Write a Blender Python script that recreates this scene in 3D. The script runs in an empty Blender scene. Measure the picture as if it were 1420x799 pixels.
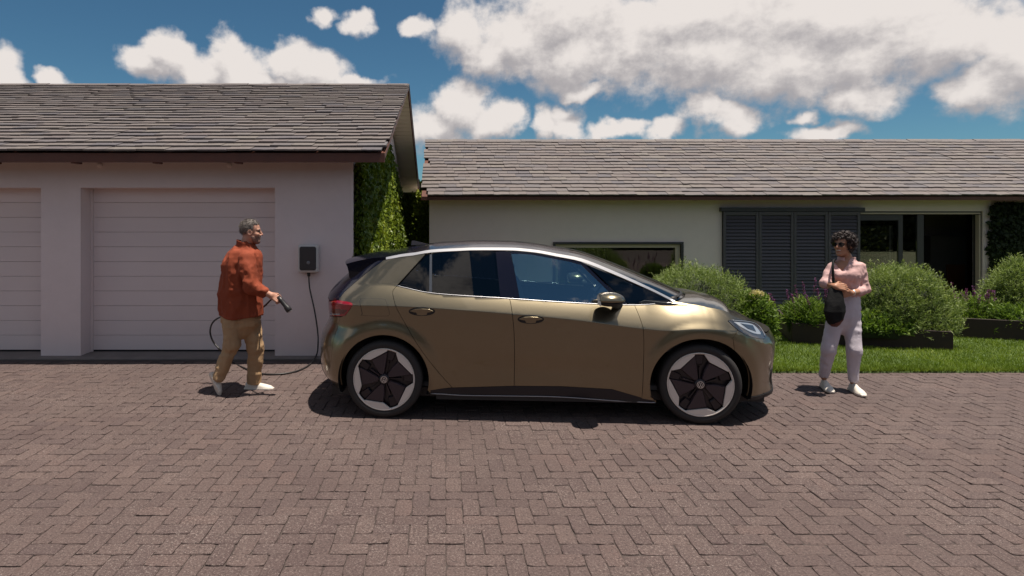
import bpy, math, random
import numpy as np
from mathutils import Vector, Matrix
from mathutils.geometry import delaunay_2d_cdt
random.seed(11)
RNG = np.random.default_rng(7)
PI = math.pi
SC = bpy.context.scene
COL = SC.collection

# ------------------------------------------------------------------ camera, sky, sun, exposure
# pinhole found from the photograph: focal length 830 px, principal point (618, 302), lens 1.8 m above the paving
F, CX, CY, CH = 830.0, 618.0, 302.0, 1.8
cam_d = bpy.data.cameras.new('camera')
cam = bpy.data.objects.new('camera', cam_d); COL.objects.link(cam)
cam.location = (0, 0, CH); cam.rotation_euler = (PI/2, 0, 0)
cam_d.sensor_width = 36.0; cam_d.lens = F/1420*36.0
cam_d.shift_x = (710-CX)/1420; cam_d.shift_y = -(399.5-CY)/1420
cam_d.clip_start = 0.05; cam_d.clip_end = 2000
SC.camera = cam

SUN_DIR = Vector((-0.20, 0.045, -1.0)).normalized()      # direction the light travels
sun_d = bpy.data.lights.new('sun', 'SUN'); sun_d.energy = 5.0; sun_d.angle = math.radians(0.53); sun_d.color = (1.0, 0.915, 0.81)
sun = bpy.data.objects.new('sun', sun_d); COL.objects.link(sun)
sun.rotation_euler = SUN_DIR.to_track_quat('-Z', 'Y').to_euler()
SUN_EL = math.asin(-SUN_DIR.z); SUN_AZ = math.atan2(-SUN_DIR.x, -SUN_DIR.y)

cy = SC.cycles
cy.max_bounces = 8; cy.diffuse_bounces = 3; cy.glossy_bounces = 4; cy.transmission_bounces = 4; cy.transparent_max_bounces = 12
cy.caustics_reflective = False; cy.caustics_refractive = False; cy.use_denoising = True; cy.sample_clamp_indirect = 6.0
vs = SC.view_settings
vs.view_transform = 'Standard'; vs.look = 'None'; vs.exposure = 0.42; vs.gamma = 1.0; vs.use_curve_mapping = False

# cumulus clouds: soft ellipses in azimuth / elevation, (x, y, half width, half height) in photograph pixels
CLOUDS = [
 (8,104,42,36),(92,104,24,15),
 (205,88,44,28),(238,72,34,30),(288,98,80,28),(316,66,28,28),(336,90,60,32),(404,78,38,28),(430,94,60,25),(490,108,44,12),(370,112,150,16),
 (447,15,26,17),(503,31,25,19),
 (604,178,52,40),(640,150,42,42),(678,168,40,36),
 (578,30,20,20),(640,40,58,40),(672,74,50,38),(720,50,76,56),(790,70,84,62),(880,66,100,70),(980,72,110,72),(1090,76,110,70),
 (1190,66,120,72),(1310,40,140,66),(1400,70,70,80),(1350,118,66,34),(790,24,100,60),(960,18,200,50),(1190,16,220,50),
 (752,170,24,30),(784,166,34,32),(852,184,44,16),(815,122,46,16),
 (924,180,34,22),(976,152,36,28),(1016,164,40,34),(1142,186,64,13),(1188,138,66,28),(1100,164,30,14)]
w = bpy.data.worlds.new('World'); SC.world = w; w.use_nodes = True
nt = w.node_tree; nt.nodes.clear()

class NB:
    """small node builder"""
    def __init__(s, tree): s.t = tree
    def n(s, kind, **kw):
        nd = s.t.nodes.new(kind)
        for k, v in kw.items(): setattr(nd, k, v)
        return nd
    def link(s, a, b): s.t.links.new(a, b)
    def put(s, sock, v):
        if v is None: return
        if hasattr(v, 'is_linked') or hasattr(v, 'links'): s.t.links.new(v, sock)
        else: sock.default_value = v
    def math(s, op, a, b=None, c=None, clamp=False):
        nd = s.n('ShaderNodeMath', operation=op, use_clamp=clamp)
        for i, v in enumerate((a, b, c)): s.put(nd.inputs[i], v)
        return nd.outputs[0]
    def vmath(s, op, a, b=None, c=None):
        nd = s.n('ShaderNodeVectorMath', operation=op)
        for i, v in enumerate((a, b, c)): s.put(nd.inputs[i], v)
        return nd.outputs['Value'] if op in ('LENGTH', 'DISTANCE', 'DOT_PRODUCT') else nd.outputs[0]
    def mix(s, fac, a, b, blend='MIX'):
        nd = s.n('ShaderNodeMix', data_type='RGBA', blend_type=blend)
        s.put(nd.inputs[0], fac); s.put(nd.inputs[6], a); s.put(nd.inputs[7], b)
        return nd.outputs[2]
    def noise(s, vec, scale, detail=4.0, rough=0.55, dim='3D'):
        nd = s.n('ShaderNodeTexNoise', noise_dimensions=dim)
        if vec is not None: s.put(nd.inputs['Vector'], vec)
        nd.inputs['Scale'].default_value = scale; nd.inputs['Detail'].default_value = detail; nd.inputs['Roughness'].default_value = rough
        return nd
    def ramp(s, fac, stops):
        nd = s.n('ShaderNodeValToRGB'); cr = nd.color_ramp
        while len(cr.elements) > len(stops): cr.elements.remove(cr.elements[-1])
        while len(cr.elements) < len(stops): cr.elements.new(0.5)
        for e, (p, c) in zip(cr.elements, stops): e.position = p; e.color = c
        s.put(nd.inputs[0], fac); return nd.outputs[0]
    def maprange(s, v, a, b, c=0.0, d=1.0, kind='SMOOTHSTEP'):
        nd = s.n('ShaderNodeMapRange', interpolation_type=kind)
        s.put(nd.inputs[0], v)
        for i, x in enumerate((a, b, c, d)): s.put(nd.inputs[i+1], x)
        return nd.outputs[0]

def cloud_group(rough=False):
    g = bpy.data.node_groups.new('cloud_field', 'ShaderNodeTree')
    g.interface.new_socket('q', in_out='INPUT', socket_type='NodeSocketVector')
    g.interface.new_socket('f', in_out='OUTPUT', socket_type='NodeSocketFloat')
    b = NB(g); gi = b.n('NodeGroupInput'); go = b.n('NodeGroupOutput')
    q0 = gi.outputs[0]
    wn = b.noise(q0, 9.0, 1.0 if rough else 3.0, 0.6); wv = b.vmath('SUBTRACT', wn.outputs['Color'], (0.5, 0.5, 0.5))
    q = b.vmath('MULTIPLY_ADD', wv, (0.125, 0.085, 0.0), q0)
    if not rough:
        wn2 = b.noise(q0, 38.0, 3.0, 0.6); wv2 = b.vmath('SUBTRACT', wn2.outputs['Color'], (0.5, 0.5, 0.5))
        q = b.vmath('MULTIPLY_ADD', wv2, (0.026, 0.021, 0.0), q)
    acc = None
    for (px, py, rx, ry) in CLOUDS:
        az = math.atan((px-CX)/F); el = math.atan((CY-py)/F*math.cos(az))
        rx2 = rx/F*math.cos(az)**2*1.06; ry2 = ry/F*math.cos(az)*1.06
        d = b.vmath('MULTIPLY_ADD', q, (1/rx2, 1/ry2, 0.0), (-az/rx2, -el/ry2, 0.0))
        ln = b.vmath('LENGTH', d)
        acc = ln if acc is None else b.math('SMOOTH_MIN', acc, ln, 0.22)
    # the same kind of clouds carry on all round, outside the part of the sky the lens takes in
    wide = b.noise(q, 2.3, 1.0, 0.5)
    gen = b.math('MULTIPLY_ADD', wide.outputs[0], -6.5, 4.40)
    sep = b.n('ShaderNodeSeparateXYZ'); b.link(q0, sep.inputs[0])
    away = b.math('ABSOLUTE', b.math('SUBTRACT', sep.outputs[0], 0.06))
    m1 = b.maprange(away, 0.72, 0.86); m2 = b.maprange(sep.outputs[1], 0.37, 0.5)
    m = b.math('MAXIMUM', m1, m2)
    gen = b.math('ADD', gen, b.math('MULTIPLY', b.math('SUBTRACT', 1.0, m), 4.0))
    acc = b.math('SMOOTH_MIN', acc, gen, 0.2)
    b.link(b.math('SUBTRACT', 1.0, acc), go.inputs[0])
    return g
b = NB(nt)
tc = b.n('ShaderNodeTexCoord'); sep = b.n('ShaderNodeSeparateXYZ'); b.link(tc.outputs['Generated'], sep.inputs[0])
az = b.math('ARCTAN2', sep.outputs[0], sep.outputs[1]); el = b.math('ARCSINE', sep.outputs[2])
comb = b.n('ShaderNodeCombineXYZ'); b.link(az, comb.inputs[0]); b.link(el, comb.inputs[1])
q = comb.outputs[0]
CG = cloud_group(); CG2 = cloud_group(True)
def field(vec, grp=CG):
    gn = b.n('ShaderNodeGroup'); gn.node_tree = grp; b.link(vec, gn.inputs[0]); return gn.outputs[0]
f0 = field(q)
f1 = field(b.vmath('ADD', q, (0.012, 0.035, 0.0)), CG2)
fine = b.noise(q, 26.0, 6.0, 0.62)
fd = b.math('MULTIPLY_ADD', b.math('SUBTRACT', fine.outputs[0], 0.5), 0.95, f0)
cover = b.maprange(fd, -0.12, 0.46)
thick = b.maprange(fd, 0.05, 0.9)
lit = b.math('SUBTRACT', f0, f1)                          # > 0 where the cloud ends above: the sunny top
fine2 = b.noise(b.vmath('MULTIPLY', q, (1.0, 1.35, 1.0)), 48.0, 4.0, 0.6)
puff = b.math('ADD', b.math('MULTIPLY', b.math('SUBTRACT', fine.outputs[0], 0.5), 0.85), b.math('MULTIPLY', b.math('SUBTRACT', fine2.outputs[0], 0.5), 0.7))
shade = b.maprange(b.math('ADD', puff, lit), -0.52, 0.40)
cl_col = b.mix(shade, (0.315, 0.295, 0.30, 1), (0.625, 0.58, 0.55, 1))
sky = b.n('ShaderNodeTexSky', sky_type='NISHITA'); sky.sun_disc = False
sky.sun_elevation = SUN_EL; sky.sun_rotation = SUN_AZ; sky.altitude = 800; sky.air_density = 1.0; sky.dust_density = 0.15; sky.ozone_density = 3.0
SKY_STR = 0.062
cl_scaled = b.mix(1.0, cl_col, (1/SKY_STR, 1/SKY_STR, 1/SKY_STR, 1), 'MULTIPLY')
sky_t = b.mix(1.0, sky.outputs[0], (0.47, 0.73, 0.76, 1), 'MULTIPLY')
skyc = b.mix(b.math('MULTIPLY', cover, 0.97), sky_t, cl_scaled)
bg = b.n('ShaderNodeBackground'); bg.inputs[1].default_value = SKY_STR; b.link(skyc, bg.inputs[0])
wo = b.n('ShaderNodeOutputWorld'); b.link(bg.outputs[0], wo.inputs[0])
w.cycles.sampling_method = 'MANUAL'; w.cycles.sample_map_resolution = 512

# ------------------------------------------------------------------ helpers
def P(px, py, Y): return Vector(((px-CX)*Y/F, Y, CH-(py-CY)*Y/F))
def G(px, py, z=0.0): return P(px, py, F*(CH-z)/(py-CY))

def tag(o, label=None, cat=None, group=None, kind=None):
    if label: o['label'] = label
    if cat: o['category'] = cat
    if group: o['group'] = group
    if kind: o['kind'] = kind
    return o
def empty(name, loc=(0,0,0), rz=0.0):
    o = bpy.data.objects.new(name, None); COL.objects.link(o); o.location = loc; o.rotation_euler = (0,0,rz); o.empty_display_size = 0.2
    return o
def mk(name, mesh, mat=None, parent=None, world=True):
    """link a mesh object; 'world' means its vertices are in world space although its parent stands somewhere"""
    o = bpy.data.objects.new(name, mesh); COL.objects.link(o)
    if mat is not None and not mesh.materials: mesh.materials.append(mat)
    if parent is not None:
        o.parent = parent
        if world:
            l = Vector((0,0,0)); p = parent
            while p is not None: l += p.location; p = p.parent
            o.location = -l
    return o
def pydata(name, v, f, mat=None, parent=None, smooth=False, world=True, mats=None, midx=None):
    me = bpy.data.meshes.new(name); me.from_pydata([tuple(x) for x in v], [], [tuple(x) for x in f]); 
    if smooth: me.polygons.foreach_set('use_smooth', [True]*len(me.polygons))
    if mats:
        for m in mats: me.materials.append(m)
        me.polygons.foreach_set('material_index', midx)
    me.update()
    return mk(name, me, mat if not mats else None, parent, world)
class MB:
    """collects shapes for one mesh"""
    def __init__(s): s.v = []; s.f = []
    def add(s, v, f):
        o = len(s.v); s.v += [Vector(x) for x in v]; s.f += [tuple(i+o for i in q) for q in f]; return s
    def box(s, lo, hi, bev=0.0):
        x0,y0,z0 = lo; x1,y1,z1 = hi
        if bev <= 0:
            v = [(x0,y0,z0),(x1,y0,z0),(x1,y1,z0),(x0,y1,z0),(x0,y0,z1),(x1,y0,z1),(x1,y1,z1),(x0,y1,z1)]
            return s.add(v, [(0,3,2,1),(4,5,6,7),(0,1,5,4),(1,2,6,5),(2,3,7,6),(3,0,4,7)])
        v = []; 
        for sx in (0,1):
            for sy in (0,1):
                for sz in (0,1):
                    X = (x0,x1)[sx]; Y = (y0,y1)[sy]; Z = (z0,z1)[sz]; dx = bev*(1,-1)[sx]; dy = bev*(1,-1)[sy]; dz = bev*(1,-1)[sz]
                    v += [(X,Y+dy,Z+dz),(X+dx,Y,Z+dz),(X+dx,Y+dy,Z)]
        I = lambda a,b_,c,k: ((a*2+b_)*2+c)*3+k
        f = []
        for a in (0,1):
            q = [I(a,0,0,0),I(a,1,0,0),I(a,1,1,0),I(a,0,1,0)]; f.append(tuple(q if a else q[::-1]))
            q = [I(0,a,0,1),I(0,a,1,1),I(1,a,1,1),I(1,a,0,1)]; f.append(tuple(q if a else q[::-1]))
            q = [I(0,0,a,2),I(1,0,a,2),I(1,1,a,2),I(0,1,a,2)]; f.append(tuple(q if a else q[::-1]))
        for a in (0,1):
            for c in (0,1):
                q = [I(a,c,0,0),I(a,c,1,0),I(a,c,1,1),I(a,c,0,1)]; f.append(tuple(q if (a!=c) else q[::-1]))
                q = [I(a,0,c,0),I(a,0,c,2),I(a,1,c,2),I(a,1,c,0)]; f.append(tuple(q if (a!=c) else q[::-1]))
                q = [I(0,a,c,1),I(1,a,c,1),I(1,a,c,2),I(0,a,c,2)]; f.append(tuple(q if (a!=c) else q[::-1]))
        for a in (0,1):
            for c in (0,1):
                for e in (0,1):
                    q = (I(a,c,e,0),I(a,c,e,1),I(a,c,e,2)); f.append(q if (a+c+e)%2==1 else q[::-1])
        return s.add(v, f)
    def tube(s, pts, r, n=8, caps=True):
        pts = [Vector(p) for p in pts]; R = r if isinstance(r,(list,tuple)) else [r]*len(pts)
        base = len(s.v); up = None; V = []
        for i, p in enumerate(pts):
            d = (pts[min(i+1,len(pts)-1)]-pts[max(i-1,0)]).normalized()
            if up is None: up = Vector((0,0,1)) if abs(d.z) < 0.9 else Vector((1,0,0))
            a = d.cross(up)
            if a.length < 1e-4: a = d.orthogonal()
            a.normalize(); bq = a.cross(d).normalized(); up = bq
            V += [p+(a*math.cos(2*PI*k/n)+bq*math.sin(2*PI*k/n))*R[i] for k in range(n)]
        f = [(i*n+k, i*n+(k+1)%n, (i+1)*n+(k+1)%n, (i+1)*n+k) for i in range(len(pts)-1) for k in range(n)]
        if caps: f += [tuple(range(n))[::-1], tuple((len(pts)-1)*n+k for k in range(n))]
        return s.add(V, f)
    def prism(s, poly, axis, a, b_):
        """extrude a 2-D outline along an axis ('x': poly=(y,z), 'y': poly=(x,z), 'z': poly=(x,y))"""
        n = len(poly)
        def mkp(p, t): return {'x':(t,p[0],p[1]),'y':(p[0],t,p[1]),'z':(p[0],p[1],t)}[axis]
        v = [mkp(p,a) for p in poly]+[mkp(p,b_) for p in poly]
        f = [tuple(range(n))[::-1], tuple(range(n,2*n))]+[(i,(i+1)%n,n+(i+1)%n,n+i) for i in range(n)]
        return s.add(v, f)
    def lathe(s, prof, c, axis='y', n=48, closed=False):
        """prof: (radius, offset along axis)"""
        c = Vector(c); V = []
        for (r, t) in prof:
            for k in range(n):
                a = 2*PI*k/n; u = r*math.cos(a); v_ = r*math.sin(a)
                V.append(c+Vector({'y':(u,t,v_),'z':(u,v_,t),'x':(t,u,v_)}[axis]))
        m = len(prof); rows = m if closed else m-1
        f = [(i*n+k, i*n+(k+1)%n, ((i+1)%m)*n+(k+1)%n, ((i+1)%m)*n+k) for i in range(rows) for k in range(n)]
        return s.add(V, f)
    def build(s, name, mat=None, parent=None, smooth=False, world=True): return pydata(name, s.v, s.f, mat, parent, smooth, world)
def boxo(name, lo, hi, mat, parent=None, bev=0.0, world=True): return MB().box(lo, hi, bev).build(name, mat, parent, False, world)
def catmull(pts, n=8):
    pts = [Vector(p) for p in pts]; out = []
    for i in range(len(pts)-1):
        p0 = pts[max(i-1,0)]; p1 = pts[i]; p2 = pts[i+1]; p3 = pts[min(i+2,len(pts)-1)]
        for k in range(n):
            t = k/n
            out.append(0.5*((2*p1)+(p2-p0)*t+(2*p0-5*p1+4*p2-p3)*t*t+(3*p1-p0-3*p2+p3)*t**3))
    return out+[pts[-1]]
def attr(me, name, vals):
    a = me.attributes.new(name, 'FLOAT', 'FACE'); a.data.foreach_set('value', np.asarray(vals, dtype=np.float32))

# ------------------------------------------------------------------ materials
def material(name, base, rough=0.6, metal=0.0, var=None, bump=None, spec=0.5, piece=None, coat=0.0, extra=None, alpha_attr=None, sheen=0.0):
    """var=(scale, amount, second colour) blotches; bump=(scale, strength, distance); piece=list of colours picked per piece"""
    m = bpy.data.materials.new(name); m.use_nodes = True; t = m.node_tree; t.nodes.clear(); b = NB(t)
    out = b.n('ShaderNodeOutputMaterial'); p = b.n('ShaderNodeBsdfPrincipled'); b.link(p.outputs[0], out.inputs[0])
    p.inputs['Roughness'].default_value = rough; p.inputs['Metallic'].default_value = metal; p.inputs['Specular IOR Level'].default_value = spec
    p.inputs['Coat Weight'].default_value = coat
    if coat: p.inputs['Coat Roughness'].default_value = 0.03
    if sheen: p.inputs['Sheen Weight'].default_value = sheen; p.inputs['Sheen Roughness'].default_value = 0.6
    tc = b.n('ShaderNodeTexCoord'); co = tc.outputs['Object']
    col = (*base, 1) if len(base) == 3 else base
    if piece:
        at = b.n('ShaderNodeAttribute', attribute_name='rnd'); oi = b.n('ShaderNodeObjectInfo')
        r = b.math('FRACT', b.math('ADD', at.outputs['Fac'], oi.outputs['Random']))
        n = len(piece); col = b.ramp(r, [(i/max(n-1,1), (*c,1)) for i, c in enumerate(piece)])
    if var:
        for (sc, amt, c2) in (var if isinstance(var, list) else [var]):
            nz = b.noise(co, sc, 6.0, 0.6)
            fac = b.math('MULTIPLY', b.maprange(nz.outputs[0], 0.38, 0.66), amt)
            col = b.mix(fac, col, (*c2, 1))
    b.put(p.inputs['Base Color'], col)
    if bump:
        prev = None
        for (sc, st, dist) in (bump if isinstance(bump, list) else [bump]):
            nz = b.noise(co, sc, 5.0, 0.6); bp = b.n('ShaderNodeBump'); bp.inputs['Strength'].default_value = st; bp.inputs['Distance'].default_value = dist
            b.link(nz.outputs[0], bp.inputs['Height'])
            if prev is not None: b.link(prev, bp.inputs['Normal'])
            prev = bp.outputs[0]
        b.link(prev, p.inputs['Normal'])
    if extra: extra(b, p, co, col)
    return m
def glass_mat(name, tint, refl=1.0, rough=0.0, gain=1.7):
    """thin pane: tinted see-through plus mirror reflection by Fresnel"""
    m = bpy.data.materials.new(name); m.use_nodes = True; t = m.node_tree; t.nodes.clear(); b = NB(t)
    out = b.n('ShaderNodeOutputMaterial'); tr = b.n('ShaderNodeBsdfTransparent'); tr.inputs[0].default_value = (*tint,1)
    gl = b.n('ShaderNodeBsdfGlossy'); gl.inputs['Roughness'].default_value = rough; gl.inputs[0].default_value = (refl,refl,refl,1)
    fr = b.n('ShaderNodeFresnel'); fr.inputs[0].default_value = 1.55
    fac = b.math('MULTIPLY', fr.outputs[0], gain, clamp=True)
    mx = b.n('ShaderNodeMixShader'); b.link(fac, mx.inputs[0]); b.link(tr.outputs[0], mx.inputs[1]); b.link(gl.outputs[0], mx.inputs[2]); b.link(mx.outputs[0], out.inputs[0])
    return m
def leaf_mat(name, cols, trans=0.35, rough=0.55, hue_scale=None):
    m = bpy.data.materials.new(name); m.use_nodes = True; t = m.node_tree; t.nodes.clear(); b = NB(t)
    out = b.n('ShaderNodeOutputMaterial'); p = b.n('ShaderNodeBsdfPrincipled'); p.inputs['Roughness'].default_value = rough; p.inputs['Specular IOR Level'].default_value = 0.3
    at = b.n('ShaderNodeAttribute', attribute_name='rnd'); n = len(cols)
    col = b.ramp(at.outputs['Fac'], [(i/max(n-1,1), (*c,1)) for i, c in enumerate(cols)])
    b.link(col, p.inputs['Base Color'])
    tl = b.n('ShaderNodeBsdfTranslucent'); c2 = b.mix(1.0, col, (1.0, 1.05, 0.5, 1), 'MULTIPLY'); b.link(c2, tl.inputs[0])
    mx = b.n('ShaderNodeMixShader'); mx.inputs[0].default_value = trans; b.link(p.outputs[0], mx.inputs[1]); b.link(tl.outputs[0], mx.inputs[2]); b.link(mx.outputs[0], out.inputs[0])
    return m

M = {}
def speckle(b, p, co, col):
    """pale and dark grit in worn paver faces"""
    g = b.n('ShaderNodeNewGeometry'); wc = g.outputs['Position']
    n1 = b.noise(wc, 75.0, 3.0, 0.65); lo = b.maprange(n1.outputs[0], 0.33, 0.50, 1.0, 0.0); hi = b.maprange(n1.outputs[0], 0.56, 0.70)
    n2 = b.noise(wc, 1.1, 3.0, 0.5); wear = b.maprange(n2.outputs[0], 0.35, 0.68, 0.35, 1.0)
    c1 = b.mix(b.math('MULTIPLY', lo, 0.75), col, (0.034,0.023,0.021,1)); c2 = b.mix(b.math('MULTIPLY', hi, b.math('MULTIPLY', wear, 0.62)), c1, (0.30,0.245,0.215,1))
    n3 = b.noise(wc, 210.0, 2.0, 0.5); sp = b.math('MULTIPLY', b.maprange(n3.outputs[0], 0.63, 0.70), wear)
    b.put(p.inputs['Base Color'], b.mix(b.math('MULTIPLY', sp, 0.7), c2, (0.48,0.42,0.38,1)))
M['paver'] = material('paver', (0.086,0.057,0.053), 0.85, var=[(0.35,0.55,(0.068,0.045,0.042)),(1.7,0.3,(0.104,0.073,0.064))], bump=[(45.0,0.8,0.008),(160.0,0.7,0.003)],
    piece=[(0.086,0.057,0.052),(0.102,0.068,0.061),(0.078,0.051,0.048),(0.114,0.077,0.068),(0.091,0.060,0.054),(0.072,0.045,0.042),(0.098,0.066,0.059),(0.108,0.069,0.061)], extra=speckle)
M['sand'] = material('joint_sand', (0.066,0.049,0.044), 0.95, var=(9.0,0.6,(0.05,0.038,0.034)), bump=(120.0,0.5,0.004))
M['ground'] = material('earth', (0.10,0.10,0.055), 0.95, var=(0.8,0.7,(0.06,0.075,0.03)), bump=(20.0,0.4,0.02))
M['turf'] = material('turf', (0.075,0.12,0.028), 0.95, var=[(2.0,0.6,(0.055,0.09,0.02)),(25.0,0.5,(0.05,0.07,0.02))], bump=(60.0,0.6,0.02))
M['plaster'] = material('plaster', (0.80,0.685,0.672), 0.85, var=[(0.7,0.35,(0.74,0.63,0.612)),(6.0,0.18,(0.70,0.59,0.573))], bump=[(35.0,0.18,0.01),(4.0,0.12,0.03)])
M['house_plaster'] = material('house_plaster', (0.81,0.68,0.652), 0.85, var=[(0.7,0.35,(0.75,0.625,0.598)),(6.0,0.18,(0.71,0.59,0.565))], bump=[(35.0,0.18,0.01),(4.0,0.12,0.03)])
M['door_paint'] = material('door_paint', (0.78,0.67,0.655), 0.5, var=(1.5,0.25,(0.72,0.61,0.595)), bump=(3.0,0.06,0.02))
M['concrete'] = material('concrete', (0.22,0.19,0.175), 0.9, var=(3.0,0.6,(0.15,0.13,0.12)), bump=(40.0,0.3,0.006))
M['fascia'] = material('fascia', (0.12,0.038,0.022), 0.5, var=(4.0,0.5,(0.07,0.024,0.016)), bump=(14.0,0.2,0.006))
M['soffit'] = material('soffit', (0.78,0.70,0.56), 0.7, var=(2.0,0.3,(0.70,0.62,0.48)))
M['slate'] = material('slate', (0.124,0.107,0.101), 0.62, var=[(1.1,0.35,(0.134,0.104,0.099)),(13.0,0.35,(0.081,0.069,0.069)),(40.0,0.25,(0.179,0.154,0.142))], bump=[(24.0,0.5,0.01),(90.0,0.35,0.004)],
    piece=[(0.152,0.126,0.119),(0.140,0.122,0.117),(0.165,0.138,0.127),(0.117,0.107,0.113),(0.155,0.128,0.117),(0.143,0.116,0.108),(0.171,0.149,0.131),(0.134,0.107,0.102),(0.093,0.086,0.099),(0.148,0.125,0.113)])
M['shutter'] = material('shutter', (0.092,0.082,0.094), 0.5, var=(2.0,0.3,(0.075,0.066,0.076)))
M['dark_frame'] = material('dark_frame', (0.045,0.042,0.045), 0.4)
M['cream_frame'] = material('cream_frame', (0.50,0.41,0.32), 0.5, var=(5.0,0.2,(0.48,0.40,0.32)))
M['pane'] = glass_mat('window_glass', (0.75,0.78,0.76))
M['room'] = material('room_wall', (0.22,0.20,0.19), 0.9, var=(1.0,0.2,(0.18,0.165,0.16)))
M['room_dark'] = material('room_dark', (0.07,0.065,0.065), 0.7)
M['timber'] = material('timber', (0.12,0.045,0.02), 0.5, var=(7.0,0.5,(0.08,0.03,0.015)))
M['corten'] = material('planter_steel', (0.034,0.018,0.014), 0.75, var=(5.0,0.6,(0.020,0.012,0.011)), bump=(25.0,0.25,0.004))
M['soil'] = material('soil', (0.05,0.035,0.025), 0.95, bump=(30.0,0.8,0.03))
M['white_plastic'] = material('white_plastic', (0.62,0.59,0.57), 0.35)
M['black_plastic'] = material('black_plastic', (0.018,0.017,0.018), 0.4)
M['charger_face'] = material('charger_face', (0.045,0.043,0.044), 0.45)
M['rubber_cable'] = material('rubber_cable', (0.022,0.019,0.019), 0.45)

# ------------------------------------------------------------------ the setting: ground, driveway, lawn
def sheet(name, x0, x1, y0, y1, z, mat, n=1):
    v = []; f = []
    for j in range(n+1):
        for i in range(n+1): v.append((x0+(x1-x0)*i/n, y0+(y1-y0)*j/n, z))
    for j in range(n):
        for i in range(n): f.append((j*(n+1)+i, j*(n+1)+i+1, (j+1)*(n+1)+i+1, (j+1)*(n+1)+i))
    return pydata(name, v, f, mat)
tag(sheet('ground', -600, 600, -600, 600, -0.45, M['ground']), kind='structure')
def lawn_z(x, y):
    t = max(0.0, y-7.0); return 0.024 - 0.048*t + 0.010*math.sin(x*0.9+1.0)*min(t,1.0) + 0.008*math.sin(y*1.7+x*0.4)*min(t,1.0)
LAWN_Y = 6.95; PAVE_Y = 7.60; LAWN_X = 1.5
# driveway bed; pavers lie on it
bed = pydata('driveway', [(-14,-8,-0.0075),(16,-8,-0.0075),(16,LAWN_Y+0.2,-0.0075),(LAWN_X,LAWN_Y+0.2,-0.0075),(LAWN_X,11.5,-0.0075),(-0.9,11.5,-0.0075),(-0.9,PAVE_Y,-0.0075),(-14,PAVE_Y,-0.0075),(-14,-8,-0.3),(16,-8,-0.3),(16,LAWN_Y,-0.3),(-14,PAVE_Y,-0.3)],
    [(0,1,2,3,4,5,6,7)], M['sand'])
tag(bed, kind='structure')
U = 0.1045
def paver_mesh(L, W, rng, n_side=(4,2)):
    """outline with wavy, worn edges: top face, chamfer, sides"""
    pts = []
    hx, hy = L/2, W/2; na, nb_ = n_side
    for k in range(na): pts.append((-hx+L*k/na, -hy))
    for k in range(nb_): pts.append((hx, -hy+W*k/nb_))
    for k in range(na): pts.append((hx-L*k/na, hy))
    for k in range(nb_): pts.append((-hx, hy-W*k/nb_))
    pts = np.array(pts); n = len(pts)
    jit = rng.normal(0, 0.0017, (n,2))
    c = 0.0042+rng.uniform(-0.0015,0.002)
    cor = np.array([np.hypot(abs(p[0])-hx, abs(p[1])-hy) < 1e-6 for p in pts])
    outer = pts*np.array([(hx-0.0012)/hx,(hy-0.0012)/hy]) + jit
    outer[cor] -= np.sign(pts[cor])*rng.uniform(0.002,0.007,(cor.sum(),1))
    inner = outer - np.sign(pts)*np.stack([np.where(np.abs(np.abs(pts[:,0])-hx)<1e-6,c,0),np.where(np.abs(np.abs(pts[:,1])-hy)<1e-6,c,0)],1) + rng.normal(0,0.001,(n,2))
    tz = rng.normal(0,0.0010,n)
    v = np.concatenate([np.c_[inner, tz], np.c_[outer, np.full(n,-0.0026)+rng.normal(0,0.001,n)], np.c_[outer, np.full(n,-0.045)]])
    f = [tuple(range(n))]+[(n+i, n+(i+1)%n, (i+1)%n, i) for i in range(n)]+[(2*n+i, 2*n+(i+1)%n, n+(i+1)%n, n+i) for i in range(n)]
    return v, f
variants = [paver_mesh(2*U, U, RNG) for _ in range(24)]
slots = []
for ix in range(-100, 130):
    for iy in range(-2, 112):
        k = (ix-iy) % 4
        if k not in (0,3): continue
        horiz = k == 0
        x = (ix+(1.0 if horiz else 0.5))*U; y = (iy+(0.5 if horiz else 1.0))*U + 0.9
        if not (-9.2 < x < 11.5 and 0.9 < y): continue
        ym = LAWN_Y+0.16 if x > LAWN_X else (10.5 if x > -0.75 else PAVE_Y-0.05)
        if y + (U/2 if horiz else U) > ym: continue
        px = CX+F*x/y; py = CY+F*CH/y
        inview = -5 < px < 1425 and py < 805
        under_car = -1.0 < x < 3.0 and 5.35 < y < 7.1
        size = 1.0/(y*y) if inview and not under_car else 0.0
        slots.append((size, x, y, horiz))
slots.sort(key=lambda s: -s[0])
part_mesh = []
for vi, (v, f) in enumerate(variants):
    me = bpy.data.meshes.new('paver'); me.from_pydata(v.tolist(), [], f); me.materials.append(M['paver']); part_mesh.append(me)
V = []; FC = []; RN = []; off = 0
wav = lambda x, y: 0.0014*math.sin(x*1.3+0.7*y)+0.001*math.sin(2.1*y-0.8*x)
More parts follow.
